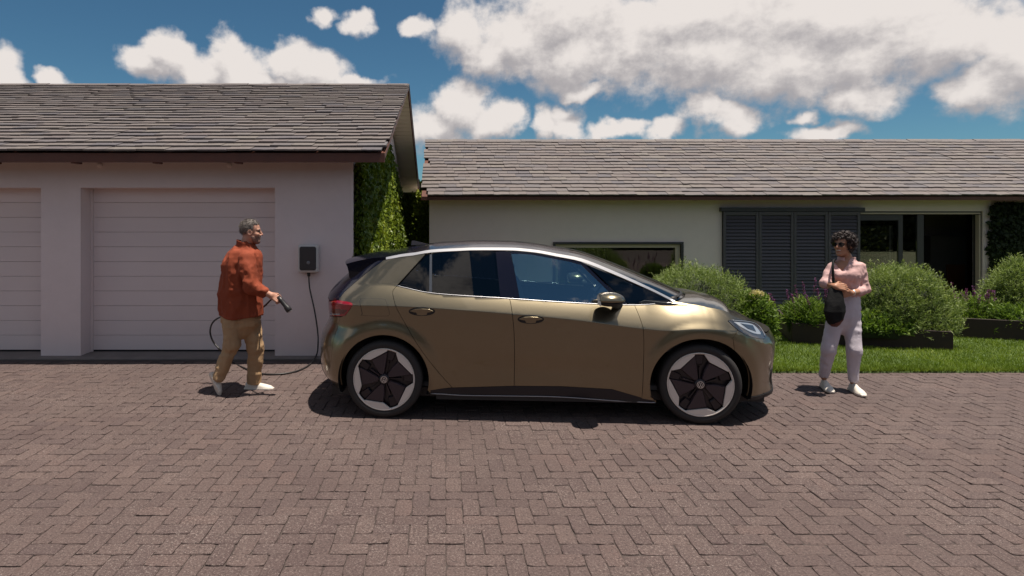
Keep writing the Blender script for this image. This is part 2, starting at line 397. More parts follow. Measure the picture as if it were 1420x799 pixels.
for i, (size, x, y, hz) in enumerate(slots):
    vi = int(RNG.integers(len(variants))); rot = (0 if hz else PI/2)+(PI if RNG.random() < 0.5 else 0)+RNG.normal(0,0.006)
    zz = wav(x,y)+RNG.normal(0,0.0012)-(0.0025 if RNG.random() < 0.04 else 0); tx, ty = RNG.normal(0,0.006,2)
    if i < 300:
        o = bpy.data.objects.new('paver', part_mesh[vi]); COL.objects.link(o); o.parent = bed
        o.location = (x+RNG.normal(0,0.0008), y+RNG.normal(0,0.0008), zz); o.rotation_euler = (tx, ty, rot)
    else:
        v, f = variants[vi]; c, s_ = math.cos(rot), math.sin(rot)
        X = v[:,0]*c-v[:,1]*s_; Y = v[:,0]*s_+v[:,1]*c
        V.append(np.c_[X+x, Y+y, v[:,2]+zz+tx*Y+ty*X]); FC += [tuple(a+off for a in q) for q in f]; RN += [RNG.random()]*len(f); off += len(v)
me = bpy.data.meshes.new('paver_field'); me.from_pydata(np.concatenate(V).tolist(), [], FC); attr(me, 'rnd', RN); me.materials.append(M['paver'])
o = mk('paver_field', me, None, bed); o['kind'] = 'stuff'
# lawn sheet, with its earth edge down to the paving
nx, ny = 60, 30; v = []; f = []
for j in range(ny+1):
    for i in range(nx+1):
        x = LAWN_X+(17-LAWN_X)*i/nx; y = LAWN_Y+(12.9-LAWN_Y)*j/ny; v.append((x, y+(0.012*math.sin(x*5.1)+0.008*math.sin(x*13.0) if j == 0 else 0), lawn_z(x,y)))
for j in range(ny):
    for i in range(nx): f.append((j*(nx+1)+i, j*(nx+1)+i+1, (j+1)*(nx+1)+i+1, (j+1)*(nx+1)+i))
e0 = len(v)
for i in range(nx+1): v.append((v[i][0], v[i][1]+0.004, -0.07))
for i in range(nx): f.append((e0+i, e0+i+1, i+1, i))
lawn = tag(pydata('lawn', v, f, M['turf'], smooth=True), kind='structure')

# ------------------------------------------------------------------ roofs of separate slates
def slate_roof(parent, x0, x1, ey, ez, ry, rz, name_seed, rows, keep=300, ragged=0.0):
    """near slope from the eave line (ey, ez) up to the ridge (ry, rz), x0..x1; slates overlap row by row"""
    rng = np.random.default_rng(name_seed)
    sl = Vector((0, ry-ey, rz-ez)); Ls = sl.length; sl.normalize(); nrm = Vector((0, -sl.z, sl.y))
    expo = Ls/rows; variants = []
    for k in range(14):
        wd = 0.30*(0.75+0.55*rng.random()); ln = expo*1.55; th = 0.016+0.010*rng.random(); n = 5
        low = [(-wd/2+wd*i/n, -0.010*rng.random()-(0.012*rng.random() if rng.random() < 0.3 else 0)) for i in range(n+1)]
        v = []
        for (a, c) in low: v.append((a, c, th))
        v += [(wd/2, ln, th*0.9), (-wd/2, ln, th*0.9)]
        m = len(v); v += [(a, c, 0.0) for (a, c, t) in v]
        f = [tuple(range(m))]+[tuple(range(m,2*m))[::-1]]+[(m+i, m+(i+1)%m, (i+1)%m, i) for i in range(m)]
        variants.append((wd, np.array(v), f))
    meshes = []
    for wd, v, f in variants:
        me = bpy.data.meshes.new('slate'); me.from_pydata(v.tolist(), [], f); me.materials.append(M['slate']); meshes.append(me)
    todo = []
    for r in range(rows):
        x = x0-0.4*rng.random()
        sag = 0.0
        while x < x1:
            k = int(rng.integers(14)); wd = variants[k][0]
            xc = x+wd/2
            if xc+wd/2 > x1: 
                if x1-x > 0.04: todo.append((r, x1-wd/2+0.006*rng.random(), k))
                break
            if xc-wd/2 > x0-0.02: todo.append((r, xc, k))
            elif xc > x0: todo.append((r, x0+wd/2, k))
            x += wd+0.004
    V = []; FC = []; RN = []; off = 0; cnt = 0
    base = Vector((0, ey, ez))
    wob = lambda x, s: 0.010*math.sin(x*0.8+s)+0.007*math.sin(x*2.3+2*s)
    cand = []
    for (r, xc, k) in todo:
        s = r*expo+rng.normal(0,0.0045); lift = 0.008+rng.random()*0.008; skew = rng.normal(0,0.006)
        p = base+sl*s+nrm*(0.010+wob(xc,s)*0.3+rng.random()*0.003); p.x = xc
        pitch = math.atan2(sl.z, sl.y)-0.105+rng.normal(0,0.005)
        q = Matrix.Rotation(pitch, 3, 'X') @ Matrix.Rotation(skew, 3, 'Z') @ Matrix.Rotation(rng.normal(0,0.005), 3, 'Y')
        pxx = CX+F*p.x/p.y; vis = 0 < pxx < 1420
        cand.append((0 if vis else 1, p.y, p, q, k))
    cand.sort(key=lambda c: (c[0], c[1]))
    for i, (nv, _, p, q, k) in enumerate(cand):
        if i < keep:
            o = bpy.data.objects.new('slate', meshes[k]); COL.objects.link(o); o.parent = parent
            pl = Vector((0,0,0)); pp = parent
            while pp is not None: pl += pp.location; pp = pp.parent
            o.matrix_local = Matrix.Translation(p-pl) @ q.to_4x4()
        else:
            v = variants[k][1] @ np.array(q).T + np.array(p); f = variants[k][2]
            V.append(v); FC += [tuple(a+off for a in t) for t in f]; RN += [rng.random()]*len(f); off += len(v)
    if V:
        me = bpy.data.meshes.new('slate_field'); me.from_pydata(np.concatenate(V).tolist(), [], FC); attr(me, 'rnd', RN); me.materials.append(M['slate'])
        o = mk('slate_field', me, None, parent); o['kind'] = 'stuff'

def wall_with_holes(mb, x0, x1, z0, z1, y, th, holes):
    """front wall as a grid of blocks around rectangular openings (x0,x1,z0,z1)"""
    xs = sorted({x0, x1, *[h[0] for h in holes], *[h[1] for h in holes]}); zs = sorted({z0, z1, *[h[2] for h in holes], *[h[3] for h in holes]})
    idx = {}
    def solid(i, j):
        if i < 0 or j < 0 or i >= len(xs)-1 or j >= len(zs)-1: return False
        cx, cz = (xs[i]+xs[i+1])/2, (zs[j]+zs[j+1])/2
        return not any(h[0] < cx < h[1] and h[2] < cz < h[3] for h in holes)
    v = []; f = []
    def q(a): 
        o = len(v); v.extend(a); f.append((o,o+1,o+2,o+3))
    for i in range(len(xs)-1):
        for j in range(len(zs)-1):
            if not solid(i,j): continue
            a, c, d, e = xs[i], xs[i+1], zs[j], zs[j+1]
            q([(a,y,d),(c,y,d),(c,y,e),(a,y,e)]); q([(c,y+th,d),(a,y+th,d),(a,y+th,e),(c,y+th,e)])
            if not solid(i-1,j): q([(a,y+th,d),(a,y,d),(a,y,e),(a,y+th,e)])
            if not solid(i+1,j): q([(c,y,d),(c,y+th,d),(c,y+th,e),(c,y,e)])
            if not solid(i,j-1): q([(a,y+th,d),(c,y+th,d),(c,y,d),(a,y,d)])
            if not solid(i,j+1): q([(a,y,e),(c,y,e),(c,y+th,e),(a,y+th,e)])
    mb.add(v, f)

# ------------------------------------------------------------------ garage
gar = empty('garage_building', (-4, 7.78, 0))
tag(gar, 'white plastered garage with slate roof and two sectional doors, man walking past it', 'garage')
WY = 7.78; GX1 = -1.20; GX0 = -11.0; GB = 16.35
EAVE_Y, EAVE_Z, RIDGE_Y, RIDGE_Z, RAKE_X = 7.28, 2.60, 12.05, 4.47, -0.74
SLG = (RIDGE_Z-EAVE_Z)/(RIDGE_Y-EAVE_Y); BEAVE_Y = 2*RIDGE_Y-EAVE_Y
holes = [(-4.745,-2.22,-0.3,2.19), (-7.79,-5.262,-0.3,2.19)]
m = MB(); wall_with_holes(m, GX0, GX1, -0.3, 2.62, WY, 0.26, holes)
wl = m.build('wall', M['plaster'], gar)
# gable wall
m = MB(); m.prism([(WY+0.262,-0.3),(GB,-0.3),(GB,2.62),(RIDGE_Y,RIDGE_Z-0.16),(WY+0.262,2.70)], 'x', GX1-0.22, GX1-0.002); m.build('gable_wall', M['plaster'], gar)
boxo('gable_wall', (GX0-0.2,WY+0.002,-0.3), (GX0-0.002,GB+0.2,2.6), M['plaster'], gar)
boxo('back_wall', (GX0,GB+0.002,-0.3), (GX1,GB+0.2,2.5), M['plaster'], gar)
boxo('floor_slab', (GX0,PAVE_Y+0.004,-0.3), (GX1+0.3,GB-0.01,0.006), M['concrete'], gar)
for (hx0, hx1, _, hz) in holes[:2]:
    dr = empty('garage_door', (hx0, WY+0.25, 0)); dr.parent = gar; dr.location = Vector((hx0, WY+0.25, 0))-gar.location
    n = 11; z0 = 0.03; step = (hz-z0+0.01)/n
    for k in range(n):
        MB().box((hx0-0.05, WY+0.235, z0+k*step+0.0015), (hx1+0.05, WY+0.275, z0+(k+1)*step-0.0015), 0.0028).build('panel', M['door_paint'], dr)
    boxo('seal', (hx0-0.05, WY+0.25, 0.008), (hx1+0.05, WY+0.27, 0.028), M['black_plastic'], dr)
    boxo('door_jamb', (hx0+0.001, WY+0.215, 0.01), (hx0+0.030, WY+0.233, hz-0.002), M['door_paint'], dr)
# roof: boards under the slates, fascia, rafter ends, verge
rf = empty('roof', (0,0,0)); rf.parent = gar; rf.location = Vector((-4, RIDGE_Y, RIDGE_Z))-gar.location
TH = 0.10
def slope_slab(mb, x0, x1, ya, za, yb, zb, th):
    d = Vector((0, yb-ya, zb-za)).normalized(); n = Vector((0,-d.z,d.y))*th
    if n.z < 0: n = -n
    pts = [Vector((0,ya,za)), Vector((0,yb,zb)), Vector((0,yb,zb))-n, Vector((0,ya,za))-n]
    mb.prism([(p.y,p.z) for p in pts], 'x', x0, x1)
m = MB(); slope_slab(m, GX0-0.5, RAKE_X-0.03, EAVE_Y+0.034, EAVE_Z-0.014, RIDGE_Y, RIDGE_Z-0.016, 0.055); m.build('sarking', M['fascia'], rf)
m = MB(); slope_slab(m, GX0-0.5, RAKE_X-0.03, BEAVE_Y, EAVE_Z-0.02, RIDGE_Y+0.004, RIDGE_Z-0.012, 0.055)
m.build('roof_boards', M['soffit'], rf)
m = MB(); slope_slab(m, GX0-0.5, RAKE_X+0.01, BEAVE_Y+0.05, EAVE_Z+0.012, RIDGE_Y+0.01, RIDGE_Z+0.03, 0.03); m.build('rear_slates', M['slate'], rf)
boxo('fascia', (GX0-0.5, EAVE_Y+0.005, EAVE_Z-0.125), (RAKE_X-0.002, EAVE_Y+0.032, EAVE_Z-0.012), M['fascia'], rf)
m = MB(); slope_slab(m, RAKE_X-0.029, RAKE_X-0.004, BEAVE_Y, EAVE_Z-0.035, RIDGE_Y+0.006, RIDGE_Z-0.02, 0.07); slope_slab(m, RAKE_X-0.028, RAKE_X-0.003, EAVE_Y+0.04, EAVE_Z-0.02, RIDGE_Y, RIDGE_Z-0.02, 0.06); m.build('verge_board', M['fascia'], rf)
# boards of the gable overhang, seen from below
d = Vector((0, BEAVE_Y-RIDGE_Y, EAVE_Z-RIDGE_Z)); nb_ = 30
for k in range(nb_):
    a = Vector((0, RIDGE_Y, RIDGE_Z-0.075))+d*(k/nb_); c = Vector((0, RIDGE_Y, RIDGE_Z-0.075))+d*((k+0.93)/nb_)
    mb = MB(); slope_slab(mb, GX1, RAKE_X-0.031, c.y, c.z, a.y, a.z, 0.016); mb.build('soffit_board', M['soffit'], rf)
for k in range(9):
    x = -1.55-k*1.0
    if k: MB().box((x-0.035, EAVE_Y+0.034, EAVE_Z-0.136), (x+0.035, EAVE_Y+0.16, EAVE_Z-0.06), 0.004).build('rafter_end', M['fascia'], rf)
slate_roof(rf, GX0-0.3, RAKE_X, EAVE_Y-0.035, EAVE_Z+0.0, RIDGE_Y, RIDGE_Z, 3, 27)
m = MB(); x = RAKE_X-0.02
while x > GX0:
    L = random.uniform(0.32,0.5); zz = RIDGE_Z+0.03+random.uniform(-0.006,0.008)
    MB().prism([(RIDGE_Y-0.13,zz-0.055),(RIDGE_Y,zz),(RIDGE_Y+0.13,zz-0.055),(RIDGE_Y+0.13,zz-0.067),(RIDGE_Y,zz-0.012),(RIDGE_Y-0.13,zz-0.067)], 'x', x-L, x-0.004).build('ridge_slate', M['slate'], rf)
    x -= L
# a pair of small wall lamps / vents under the eave
for px_ in (139, 318):
    p = P(px_, 229, WY-0.001); MB().lathe([(0.0,-0.03),(0.028,-0.03),(0.034,-0.02),(0.034,0.0)], p, 'y', 14).build('wall_vent', M['plaster'], gar, True)

# ------------------------------------------------------------------ house
HY = 12.4; HB = -0.26; HX0 = -0.34; HX1 = 15.6
hou = empty('house', (6, HY, HB)); tag(hou, 'low white house with slate roof, dark louvred shutters and glazed door', 'house')
HE_Y, HE_Z, HR_Y, HR_Z, HE_X = 11.92, 2.235, 14.9, 3.72, -0.50
HD = 2*HR_Y-HE_Y-0.5
SH0, SH1 = (1001-CX)*HY/F, (1194-CX)*HY/F; DZ = CH+9*HY/F
DR1 = (1363-CX)*HY/F
WN0, WN1, WNZ1 = (770-CX)*HY/F, (944-CX)*HY/F, CH-37*HY/F; WNZ0 = 0.35
hz = [(SH0,DR1,HB-0.2,DZ), (WN0,WN1,WNZ0,WNZ1)]
m = MB(); wall_with_holes(m, HX0, HX1, HB-0.2, HE_Z-0.02, HY, 0.24, hz); m.build('wall', M['house_plaster'], hou)
m = MB(); m.prism([(HY+0.242,HB-0.2),(HD,HB-0.2),(HD,HE_Z-0.03),(HR_Y,HR_Z-0.13),(HY+0.242,HE_Z+0.02)], 'x', HX0+0.002, HX0+0.2); m.build('gable_wall', M['house_plaster'], hou)
m = MB(); m.prism([(HY+0.242,HB-0.2),(HD,HB-0.2),(HD,HE_Z-0.03),(HR_Y,HR_Z-0.13),(HY+0.242,HE_Z+0.02)], 'x', HX1-0.2, HX1-0.002); m.build('gable_wall', M['house_plaster'], hou)
boxo('band', (HX0,HY-0.012,HE_Z-0.20), (HX1,HY-0.002,HE_Z-0.03), M['house_plaster'], hou)
rh = empty('roof'); rh.parent = hou; rh.location = Vector((6, HR_Y, HR_Z))-hou.location
m = MB(); slope_slab(m, HE_X+0.02, HX1+0.3, HE_Y+0.03, HE_Z-0.012, HR_Y, HR_Z-0.012, 0.06); slope_slab(m, HE_X+0.02, HX1+0.3, 2*HR_Y-HE_Y, HE_Z-0.02, HR_Y+0.004, HR_Z-0.012, 0.06); m.build('roof_boards', M['fascia'], rh)
m = MB(); slope_slab(m, HE_X, HX1+0.3, 2*HR_Y-HE_Y+0.05, HE_Z+0.012, HR_Y+0.01, HR_Z+0.03, 0.03); m.build('rear_slates', M['slate'], rh)
boxo('fascia', (HE_X+0.01, HE_Y+0.004, HE_Z-0.085), (HX1+0.3, HE_Y+0.030, HE_Z-0.014), M['fascia'], rh)
slate_roof(rh, HE_X, 15.3, HE_Y-0.03, HE_Z, HR_Y, HR_Z, 5, 18)
x = HE_X
while x < 15.3:
    L = random.uniform(0.3,0.5); zz = HR_Z+0.03+random.uniform(-0.006,0.010)
    MB().prism([(HR_Y-0.13,zz-0.065),(HR_Y,zz),(HR_Y+0.13,zz-0.065),(HR_Y+0.13,zz-0.078),(HR_Y,zz-0.013),(HR_Y-0.13,zz-0.078)], 'x', x, x+L-0.004).build('ridge_slate', M['slate'], rh)
    x += L
# louvred shutters: four leaves on a top track
SF = HY-0.075
boxo('shutter_track', (SH0-0.06, SF-0.02, DZ-0.005), (SH1+0.02, HY-0.014, DZ+0.075), M['dark_frame'], hou)
xs = [(x-CX)*SF/F for x in (1003, 1052.6, 1101, 1148.6, 1193.5)]
slat = bpy.data.meshes.new('slat'); sw = 0.52
for k in range(4):
    a, c = xs[k]+0.004, xs[k+1]-0.004; st = 0.055; z0, z1 = HB+0.03, DZ-0.012
    sh = empty('shutter'); sh.parent = hou; sh.location = Vector((a, SF, z0))-hou.location
    fm = MB(); fm.box((a,SF,z0),(a+st,SF+0.045,z1),0.004); fm.box((c-st,SF,z0),(c,SF+0.045,z1),0.004); fm.box((a+st+0.001,SF+0.001,z1-0.07),(c-st-0.001,SF+0.044,z1),0.004); fm.box((a+st+0.001,SF+0.001,z0),(c-st-0.001,SF+0.044,z0+0.10),0.004)
    fm.build('stile_frame', M['shutter'], sh)
    boxo('backing', (a+0.01,SF+0.047,z0+0.01),(c-0.01,SF+0.053,z1-0.01), M['dark_frame'], sh)
    zz = z0+0.115; n = int((z1-0.08-zz)/0.068)
    me = bpy.data.meshes.new('slat'); hw = (c-a)/2-st-0.002
    me.from_pydata([(-hw,-0.018,-0.030),(hw,-0.018,-0.030),(hw,0.016,0.030),(-hw,0.016,0.030),(-hw,-0.012,-0.033),(hw,-0.012,-0.033),(hw,0.022,0.027),(-hw,0.022,0.027)], [], [(0,1,2,3),(7,6,5,4),(0,4,5,1),(3,2,6,7),(0,3,7,4),(1,5,6,2)])
    me.materials.append(M['shutter'])
    for i in range(n):
        o = bpy.data.objects.new('slat', me); COL.objects.link(o); o.parent = sh
        o.location = Vector(((a+c)/2, SF+0.022, zz+0.034+i*(z1-0.08-zz)/n))-Vector((a,SF,z0))
# glazed door, frame and the room behind it
gd = empty('glazed_door'); gd.parent = hou; gd.location = Vector((SH1, HY, HB))-hou.location
fm = MB(); t = 0.055; zt = DZ-0.03
fm.box((SH1+0.01,HY+0.02,zt-0.032),(DR1-0.03,HY+0.11,zt)); fm.box((DR1-0.062,HY+0.021,HB),(DR1-0.03,HY+0.109,zt-0.046)); fm.build('cream_frame', M['cream_frame'], gd)
fm = MB(); fm.box((SH0,HY+0.03,zt+0.001),(DR1-0.001,HY+0.2,DZ-0.001)); fm.box((DR1-0.029,HY+0.03,HB),(DR1-0.001,HY+0.2,zt)); fm.build('outer_frame', M['dark_frame'], gd)
def at_d(px, Y): return (px-CX)*Y/F
fm = MB()
for (pa, pb) in ((1245,1251),(1271,1280)):
    fm.box((at_d(pa,HY+0.07),HY+0.05,HB+0.02),(at_d(pb,HY+0.07),HY+0.095,zt-0.047))
fm.box((SH1+0.01,HY+0.051,zt-0.16),(at_d(1245,HY+.07)-0.001,HY+0.094,zt-0.047)); fm.box((at_d(1280,HY+0.07)+0.001,HY+0.052,HB+0.02),(DR1-0.064,HY+0.093,HB+0.12))
fm.build('sash', M['dark_frame'], gd)
boxo('pane', (SH1+0.012,HY+0.068,HB+0.02),(at_d(1245,HY+0.07)-0.002,HY+0.074,zt-0.162), M['pane'], gd)
boxo('pane', (at_d(1251,HY+0.07)+0.002,HY+0.068,HB+0.02),(at_d(1271,HY+0.07)-0.002,HY+0.074,zt-0.048), M['pane'], gd)
# room shell
RB = HD-0.22
rm = empty('living_room'); rm.parent = hou; rm.location = Vector((8, 14, HB))-hou.location
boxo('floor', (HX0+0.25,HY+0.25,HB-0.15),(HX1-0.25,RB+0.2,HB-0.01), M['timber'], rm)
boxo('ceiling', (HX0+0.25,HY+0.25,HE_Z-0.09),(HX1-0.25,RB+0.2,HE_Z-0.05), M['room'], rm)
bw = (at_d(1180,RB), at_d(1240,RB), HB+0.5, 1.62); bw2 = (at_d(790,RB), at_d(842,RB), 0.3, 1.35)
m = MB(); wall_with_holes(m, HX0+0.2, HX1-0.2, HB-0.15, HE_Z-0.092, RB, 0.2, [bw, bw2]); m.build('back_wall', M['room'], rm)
for q in (bw, bw2):
    fm = MB(); fm.box((q[0],RB-0.02,q[2]),(q[0]+0.05,RB+0.05,q[3])); fm.box((q[1]-0.05,RB-0.02,q[2]),(q[1],RB+0.05,q[3])); fm.box((q[0]+0.051,RB-0.019,q[3]-0.05),(q[1]-0.051,RB+0.05,q[3])); fm.build('back_window_frame', M['dark_frame'], rm)
px0 = at_d(1283, 14.2)
boxo('partition', (px0,14.2,HB-0.008),(at_d(1340,14.2),14.32,HE_Z-0.094), M['room'], rm)
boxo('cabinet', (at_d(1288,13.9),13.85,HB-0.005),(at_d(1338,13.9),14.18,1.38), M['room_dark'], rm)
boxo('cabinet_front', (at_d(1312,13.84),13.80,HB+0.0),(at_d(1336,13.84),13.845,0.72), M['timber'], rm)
fm = MB(); fm.box((at_d(1270,13.2),13.1,0.50),(at_d(1302,13.2),13.7,0.54),0.006)
for xx in (at_d(1272,13.2), at_d(1299,13.2)):
    fm.box((xx,13.12,HB-0.004),(xx+0.05,13.17,0.499)); fm.box((xx,15.32,HB-0.004),(xx+0.05,15.37,0.499))
fm.build('side_table', M['cream_frame'], rm)
fm = MB(); cx0 = at_d(1256,13.0)
fm.box((cx0,13.0,0.25),(cx0+0.45,13.45,0.30),0.01); fm.box((cx0,13.42,0.301),(cx0+0.45,13.46,0.75),0.01)
for dx in (0.0,0.41):
    for dy in (0.0,0.41): fm.box((cx0+dx,13.0+dy,HB-0.004),(cx0+dx+0.035,13.035+dy,0.249))
fm.build('chair', M['room_dark'], rm)
# long low window
wn = empty('window'); wn.parent = hou; wn.location = Vector((WN0, HY, WNZ0))-hou.location
fm = MB(); e = 0.05
fm.box((WN0-e,HY-0.03,WNZ1),(WN1+e,HY+0.1,WNZ1+e)); fm.box((WN1,HY-0.029,WNZ0),(WN1+e,HY+0.1,WNZ1-0.001)); fm.box((WN0-e,HY-0.029,WNZ0),(WN0,HY+0.1,WNZ1-0.001)); fm.build('outer_frame', M['dark_frame'], wn)
fm = MB(); fm.box((WN0,HY+0.03,WNZ1-0.07),(WN1-0.002,HY+0.12,WNZ1-0.002)); fm.box((WN1-0.10,HY+0.031,WNZ0),(WN1-0.002,HY+0.119,WNZ1-0.071)); fm.box((WN0,HY+0.031,WNZ0),(WN0+0.06,HY+0.119,WNZ1-0.071)); fm.build('cream_frame', M['cream_frame'], wn)
boxo('pane', (WN0+0.061,HY+0.07,WNZ0),(WN1-0.101,HY+0.076,WNZ1-0.072), M['pane'], wn)
boxo('sill', (WN0-0.08,HY-0.06,WNZ0-0.05),(WN1+0.08,HY+0.2,WNZ0-0.002), M['cream_frame'], wn)
# paved strip along the house
tag(boxo('path', (1.6, HY-0.75, HB-0.2), (14, HY-0.002, HB+0.035), M['cream_frame'], None), kind='structure')

# ------------------------------------------------------------------ the car
def paint_extra(b, p, co, col):
    nz = b.noise(co, 900.0, 1.0, 0.5); bp = b.n('ShaderNodeBump'); bp.inputs['Strength'].default_value = 0.05; bp.inputs['Distance'].default_value = 0.001
    b.link(nz.outputs[0], bp.inputs['Height']); b.link(bp.outputs[0], p.inputs['Normal'])
M['paint'] = material('olive_gold_paint', (0.215,0.180,0.118), 0.30, metal=0.95, coat=1.0, extra=paint_extra)
M['gloss_black'] = material('gloss_black', (0.006,0.006,0.014), 0.16, spec=0.35, coat=0.25)
M['car_black'] = material('car_black', (0.012,0.011,0.012), 0.55)
M['chrome'] = material('satin_chrome', (0.78,0.76,0.75), 0.42, metal=1.0)
M['tyre'] = material('tyre', (0.022,0.020,0.020), 0.7, bump=(160.0,0.15,0.002))
M['rim_silver'] = material('rim_silver', (0.74,0.68,0.62), 0.45, metal=0.15)
M['rim_black'] = material('rim_black', (0.018,0.013,0.018), 0.28)
M['rim_facet'] = material('rim_facet', (0.045,0.030,0.036), 0.4)
M['tail_red'] = material('tail_red', (0.30,0.008,0.018), 0.12, coat=1.0)
M['tail_dark'] = material('tail_dark', (0.10,0.004,0.008), 0.15, coat=1.0)
M['lamp_clear'] = material('lamp_clear', (0.26,0.29,0.33), 0.12, coat=1.0)
M['lamp_dark'] = material('lamp_dark', (0.03,0.035,0.045), 0.12, coat=1.0)
M['seat'] = material('seat_cloth', (0.06,0.065,0.07), 0.8)
M['front_glass'] = glass_mat('front_glass', (0.70,0.90,0.90), gain=7.5)
M['tint_glass'] = glass_mat('tinted_glass', (0.08,0.10,0.15), gain=1.0)

CAR_O = Vector((0.8825, 6.149, 0.0)); CAR_YAW = -math.radians(3.49)
car = empty('electric_car', CAR_O, CAR_YAW)
tag(car, 'olive gold five-door electric hatchback with black roof parked on the brick drive', 'car')
cd, sd = math.cos(CAR_YAW), math.sin(CAR_YAW)
def l2w(x, y, z): return np.array([CAR_O.x+x*cd-y*sd, CAR_O.y+x*sd+y*cd, z])
def proj(x, y, z):
    q = l2w(x, y, z); return CX+F*q[0]/q[1], CY+F*(CH-q[2])/q[1]
def ipl(t, xs, ys): return float(np.interp(t, xs, ys))
HUB_R, HUB_F, HUB_Z = -1.385, 1.385, 0.35
def smoothtab(xs, ys):
    """smooth (Hermite) table lookup"""
    xs = np.array(xs, float); ys = np.array(ys, float); m = np.gradient(ys, xs)
    def f(t):
        t = min(max(t, xs[0]), xs[-1]); i = min(int(np.searchsorted(xs, t, 'right'))-1, len(xs)-2); h = xs[i+1]-xs[i]; u = (t-xs[i])/h
        return (2*u**3-3*u*u+1)*ys[i]+(u**3-2*u*u+u)*h*m[i]+(-2*u**3+3*u*u)*ys[i+1]+(u**3-u*u)*h*m[i+1]
    return f
# crease and belt heights along the car (z over x), from the photograph
XT = lambda px, py, Y: (((px-CX)*Y/F-CAR_O.x)*cd+(Y-CAR_O.y)*sd, CH-(py-CY)*Y/F)
def tab(pts, Ya, Yb):
    q = []
    for (px, py) in pts:
        Y = Ya+(Yb-Ya)*(px-534)/(970-534); q.append(XT(px, py, Y))
    return q
cre = tab([(470,423),(560,425),(640,430),(716,436),(800,444),(892,456),(929,459),(965,457),(994,458),(1020,463),(1045,476)], 5.33, 5.165)
zc_f = smoothtab([-2.4]+[p[0] for p in cre]+[2.5], [cre[0][1]+0.02]+[p[1] for p in cre]+[cre[-1][1]-0.05])
bel = tab([(470,398),(520,395),(550,396),(595,406),(706,414),(800,420),(880,423),(936,419.5),(969,424),(1010,433),(1030,442),(1061,460)], 5.42, 5.25)
zb_f = smoothtab([-2.4]+[p[0] for p in bel]+[2.5], [bel[0][1]]+[p[1] for p in bel]+[bel[-1][1]-0.06])
Wm = smoothtab([-2.3,-1.6,-1.0,0.0,0.9,1.5,2.4], [0.888,0.896,0.902,0.9045,0.900,0.890,0.888])
def side_w(x, z):
    zc = zc_f(x); zb = max(zb_f(x), zc+0.02); W = Wm(x)
    # fender crease is softer towards the front
    k = min(max((x-0.95)/0.5, 0.0), 1.0)
    if z <= zc:
        d = zc-z
        wv = W-0.075*d
        t = max(0.0, (0.62-z)); wv -= 0.05*t*t + 0.045*max(0.0,(0.30-z)/0.13)**2*0.5
        wv -= 0.012*math.exp(-((z-0.46)/0.10)**2)*max(0.0, 1-abs(x)/1.0)**0.5 if abs(x) < 1.0 else 0.0
    else:
        d = min(z, zb)-zc
        wv = W-0.60*d-(0.8+0.8*k)*d*d
        if z > zb:
            e = z-zb; wv -= 0.40*e+0.16*e*e
    for (hx, hw) in ((HUB_R,0.405),(HUB_F,0.415)):
        r = math.hypot(x-hx, z-HUB_Z)
        if r < 0.62 and z > 0.12:
            g = 1.0 if r < 0.435 else max(0.0, 1-((r-0.435)/0.115))**2*(1+2*((r-0.435)/0.115)) if r < 0.55 else 0.0
            wv += 0.018*g
    return wv
XSF = 1.50; PF = 2.35
PR = 2.35
SIL_F = [(0.17,1071),(0.24,1071.5),(0.30,1070),(0.42,1071.5),(0.54,1075),(0.62,1076),(0.70,1074.5),(0.78,1069),(0.84,1061),(0.90,1051),(0.96,1036),(1.02,1015)]
SIL_R = [(0.16,468),(0.25,455),(0.30,449.5),(0.40,445),(0.50,443.5),(0.60,444),(0.70,447.5),(0.82,456),(0.93,455),(1.06,456.5),(1.16,469),(1.26,485),(1.34,494),(1.40,502),(1.46,515),(1.55,530)]
def wrap_pt(xs, xe, W, th, p):
    return xs+(xe-xs)*math.sin(th)**(2/p), W*max(math.cos(th),0.0)**(2/p)
def solve_end(z, px, front):
    lo, hi = (1.7, 2.6) if front else (-1.55, -2.6)
    for _ in range(40):
        mid = (lo+hi)/2; xs = XSF if front else mid+0.5
        W = side_w(xs, z); best = -1e9 if front else 1e9
        for i in range(1, 60):
            x, y = wrap_pt(xs, mid, W, i/60*PI/2, PF if front else PR); q = proj(x, -y, z)[0]
            best = max(best, q) if front else min(best, q)
        if front: lo, hi = (mid, hi) if best < px else (lo, mid)
        else: lo, hi = (mid, hi) if best > px else (lo, mid)
    return (lo+hi)/2
xf_f = smoothtab([a for a, _ in SIL_F], [solve_end(a, p, True) for a, p in SIL_F])
xr_f = smoothtab([a for a, _ in SIL_R], [solve_end(a, p, False) for a, p in SIL_R])
def xsr(z): return xr_f(z)+0.5
def Ps(s, z):
    """point of the near side: s runs along the car and wraps round both ends"""
    if s > XSF:
        xe = xf_f(z); th = min((s-XSF)/(xe-XSF), 1.0)*PI/2; W = side_w(XSF+(xe-XSF)*math.sin(th)*0.9, z)
        x, y = wrap_pt(XSF, xe, W, th, PF); return x, -y, z
    xs = xsr(z)
    if s < xs:
        th = min((xs-s)/0.5, 1.0)*PI/2; W = side_w(xs-0.5*math.sin(th)*0.9, z); x, y = wrap_pt(xs, xs-0.5, W, th, PR); return x, -y, z
    return s, -side_w(s, z), z
def x2s(x, z):
    if x > XSF:
        xe = xf_f(z); u = min((x-XSF)/(xe-XSF), 1.0); return XSF+(xe-XSF)*math.asin(u**(PF/2))/(PI/2)
    xs = xsr(z)
    if x < xs:
        u = min((xs-x)/0.5, 1.0); return xs-0.5*math.asin(u**(PR/2))/(PI/2)
    return x
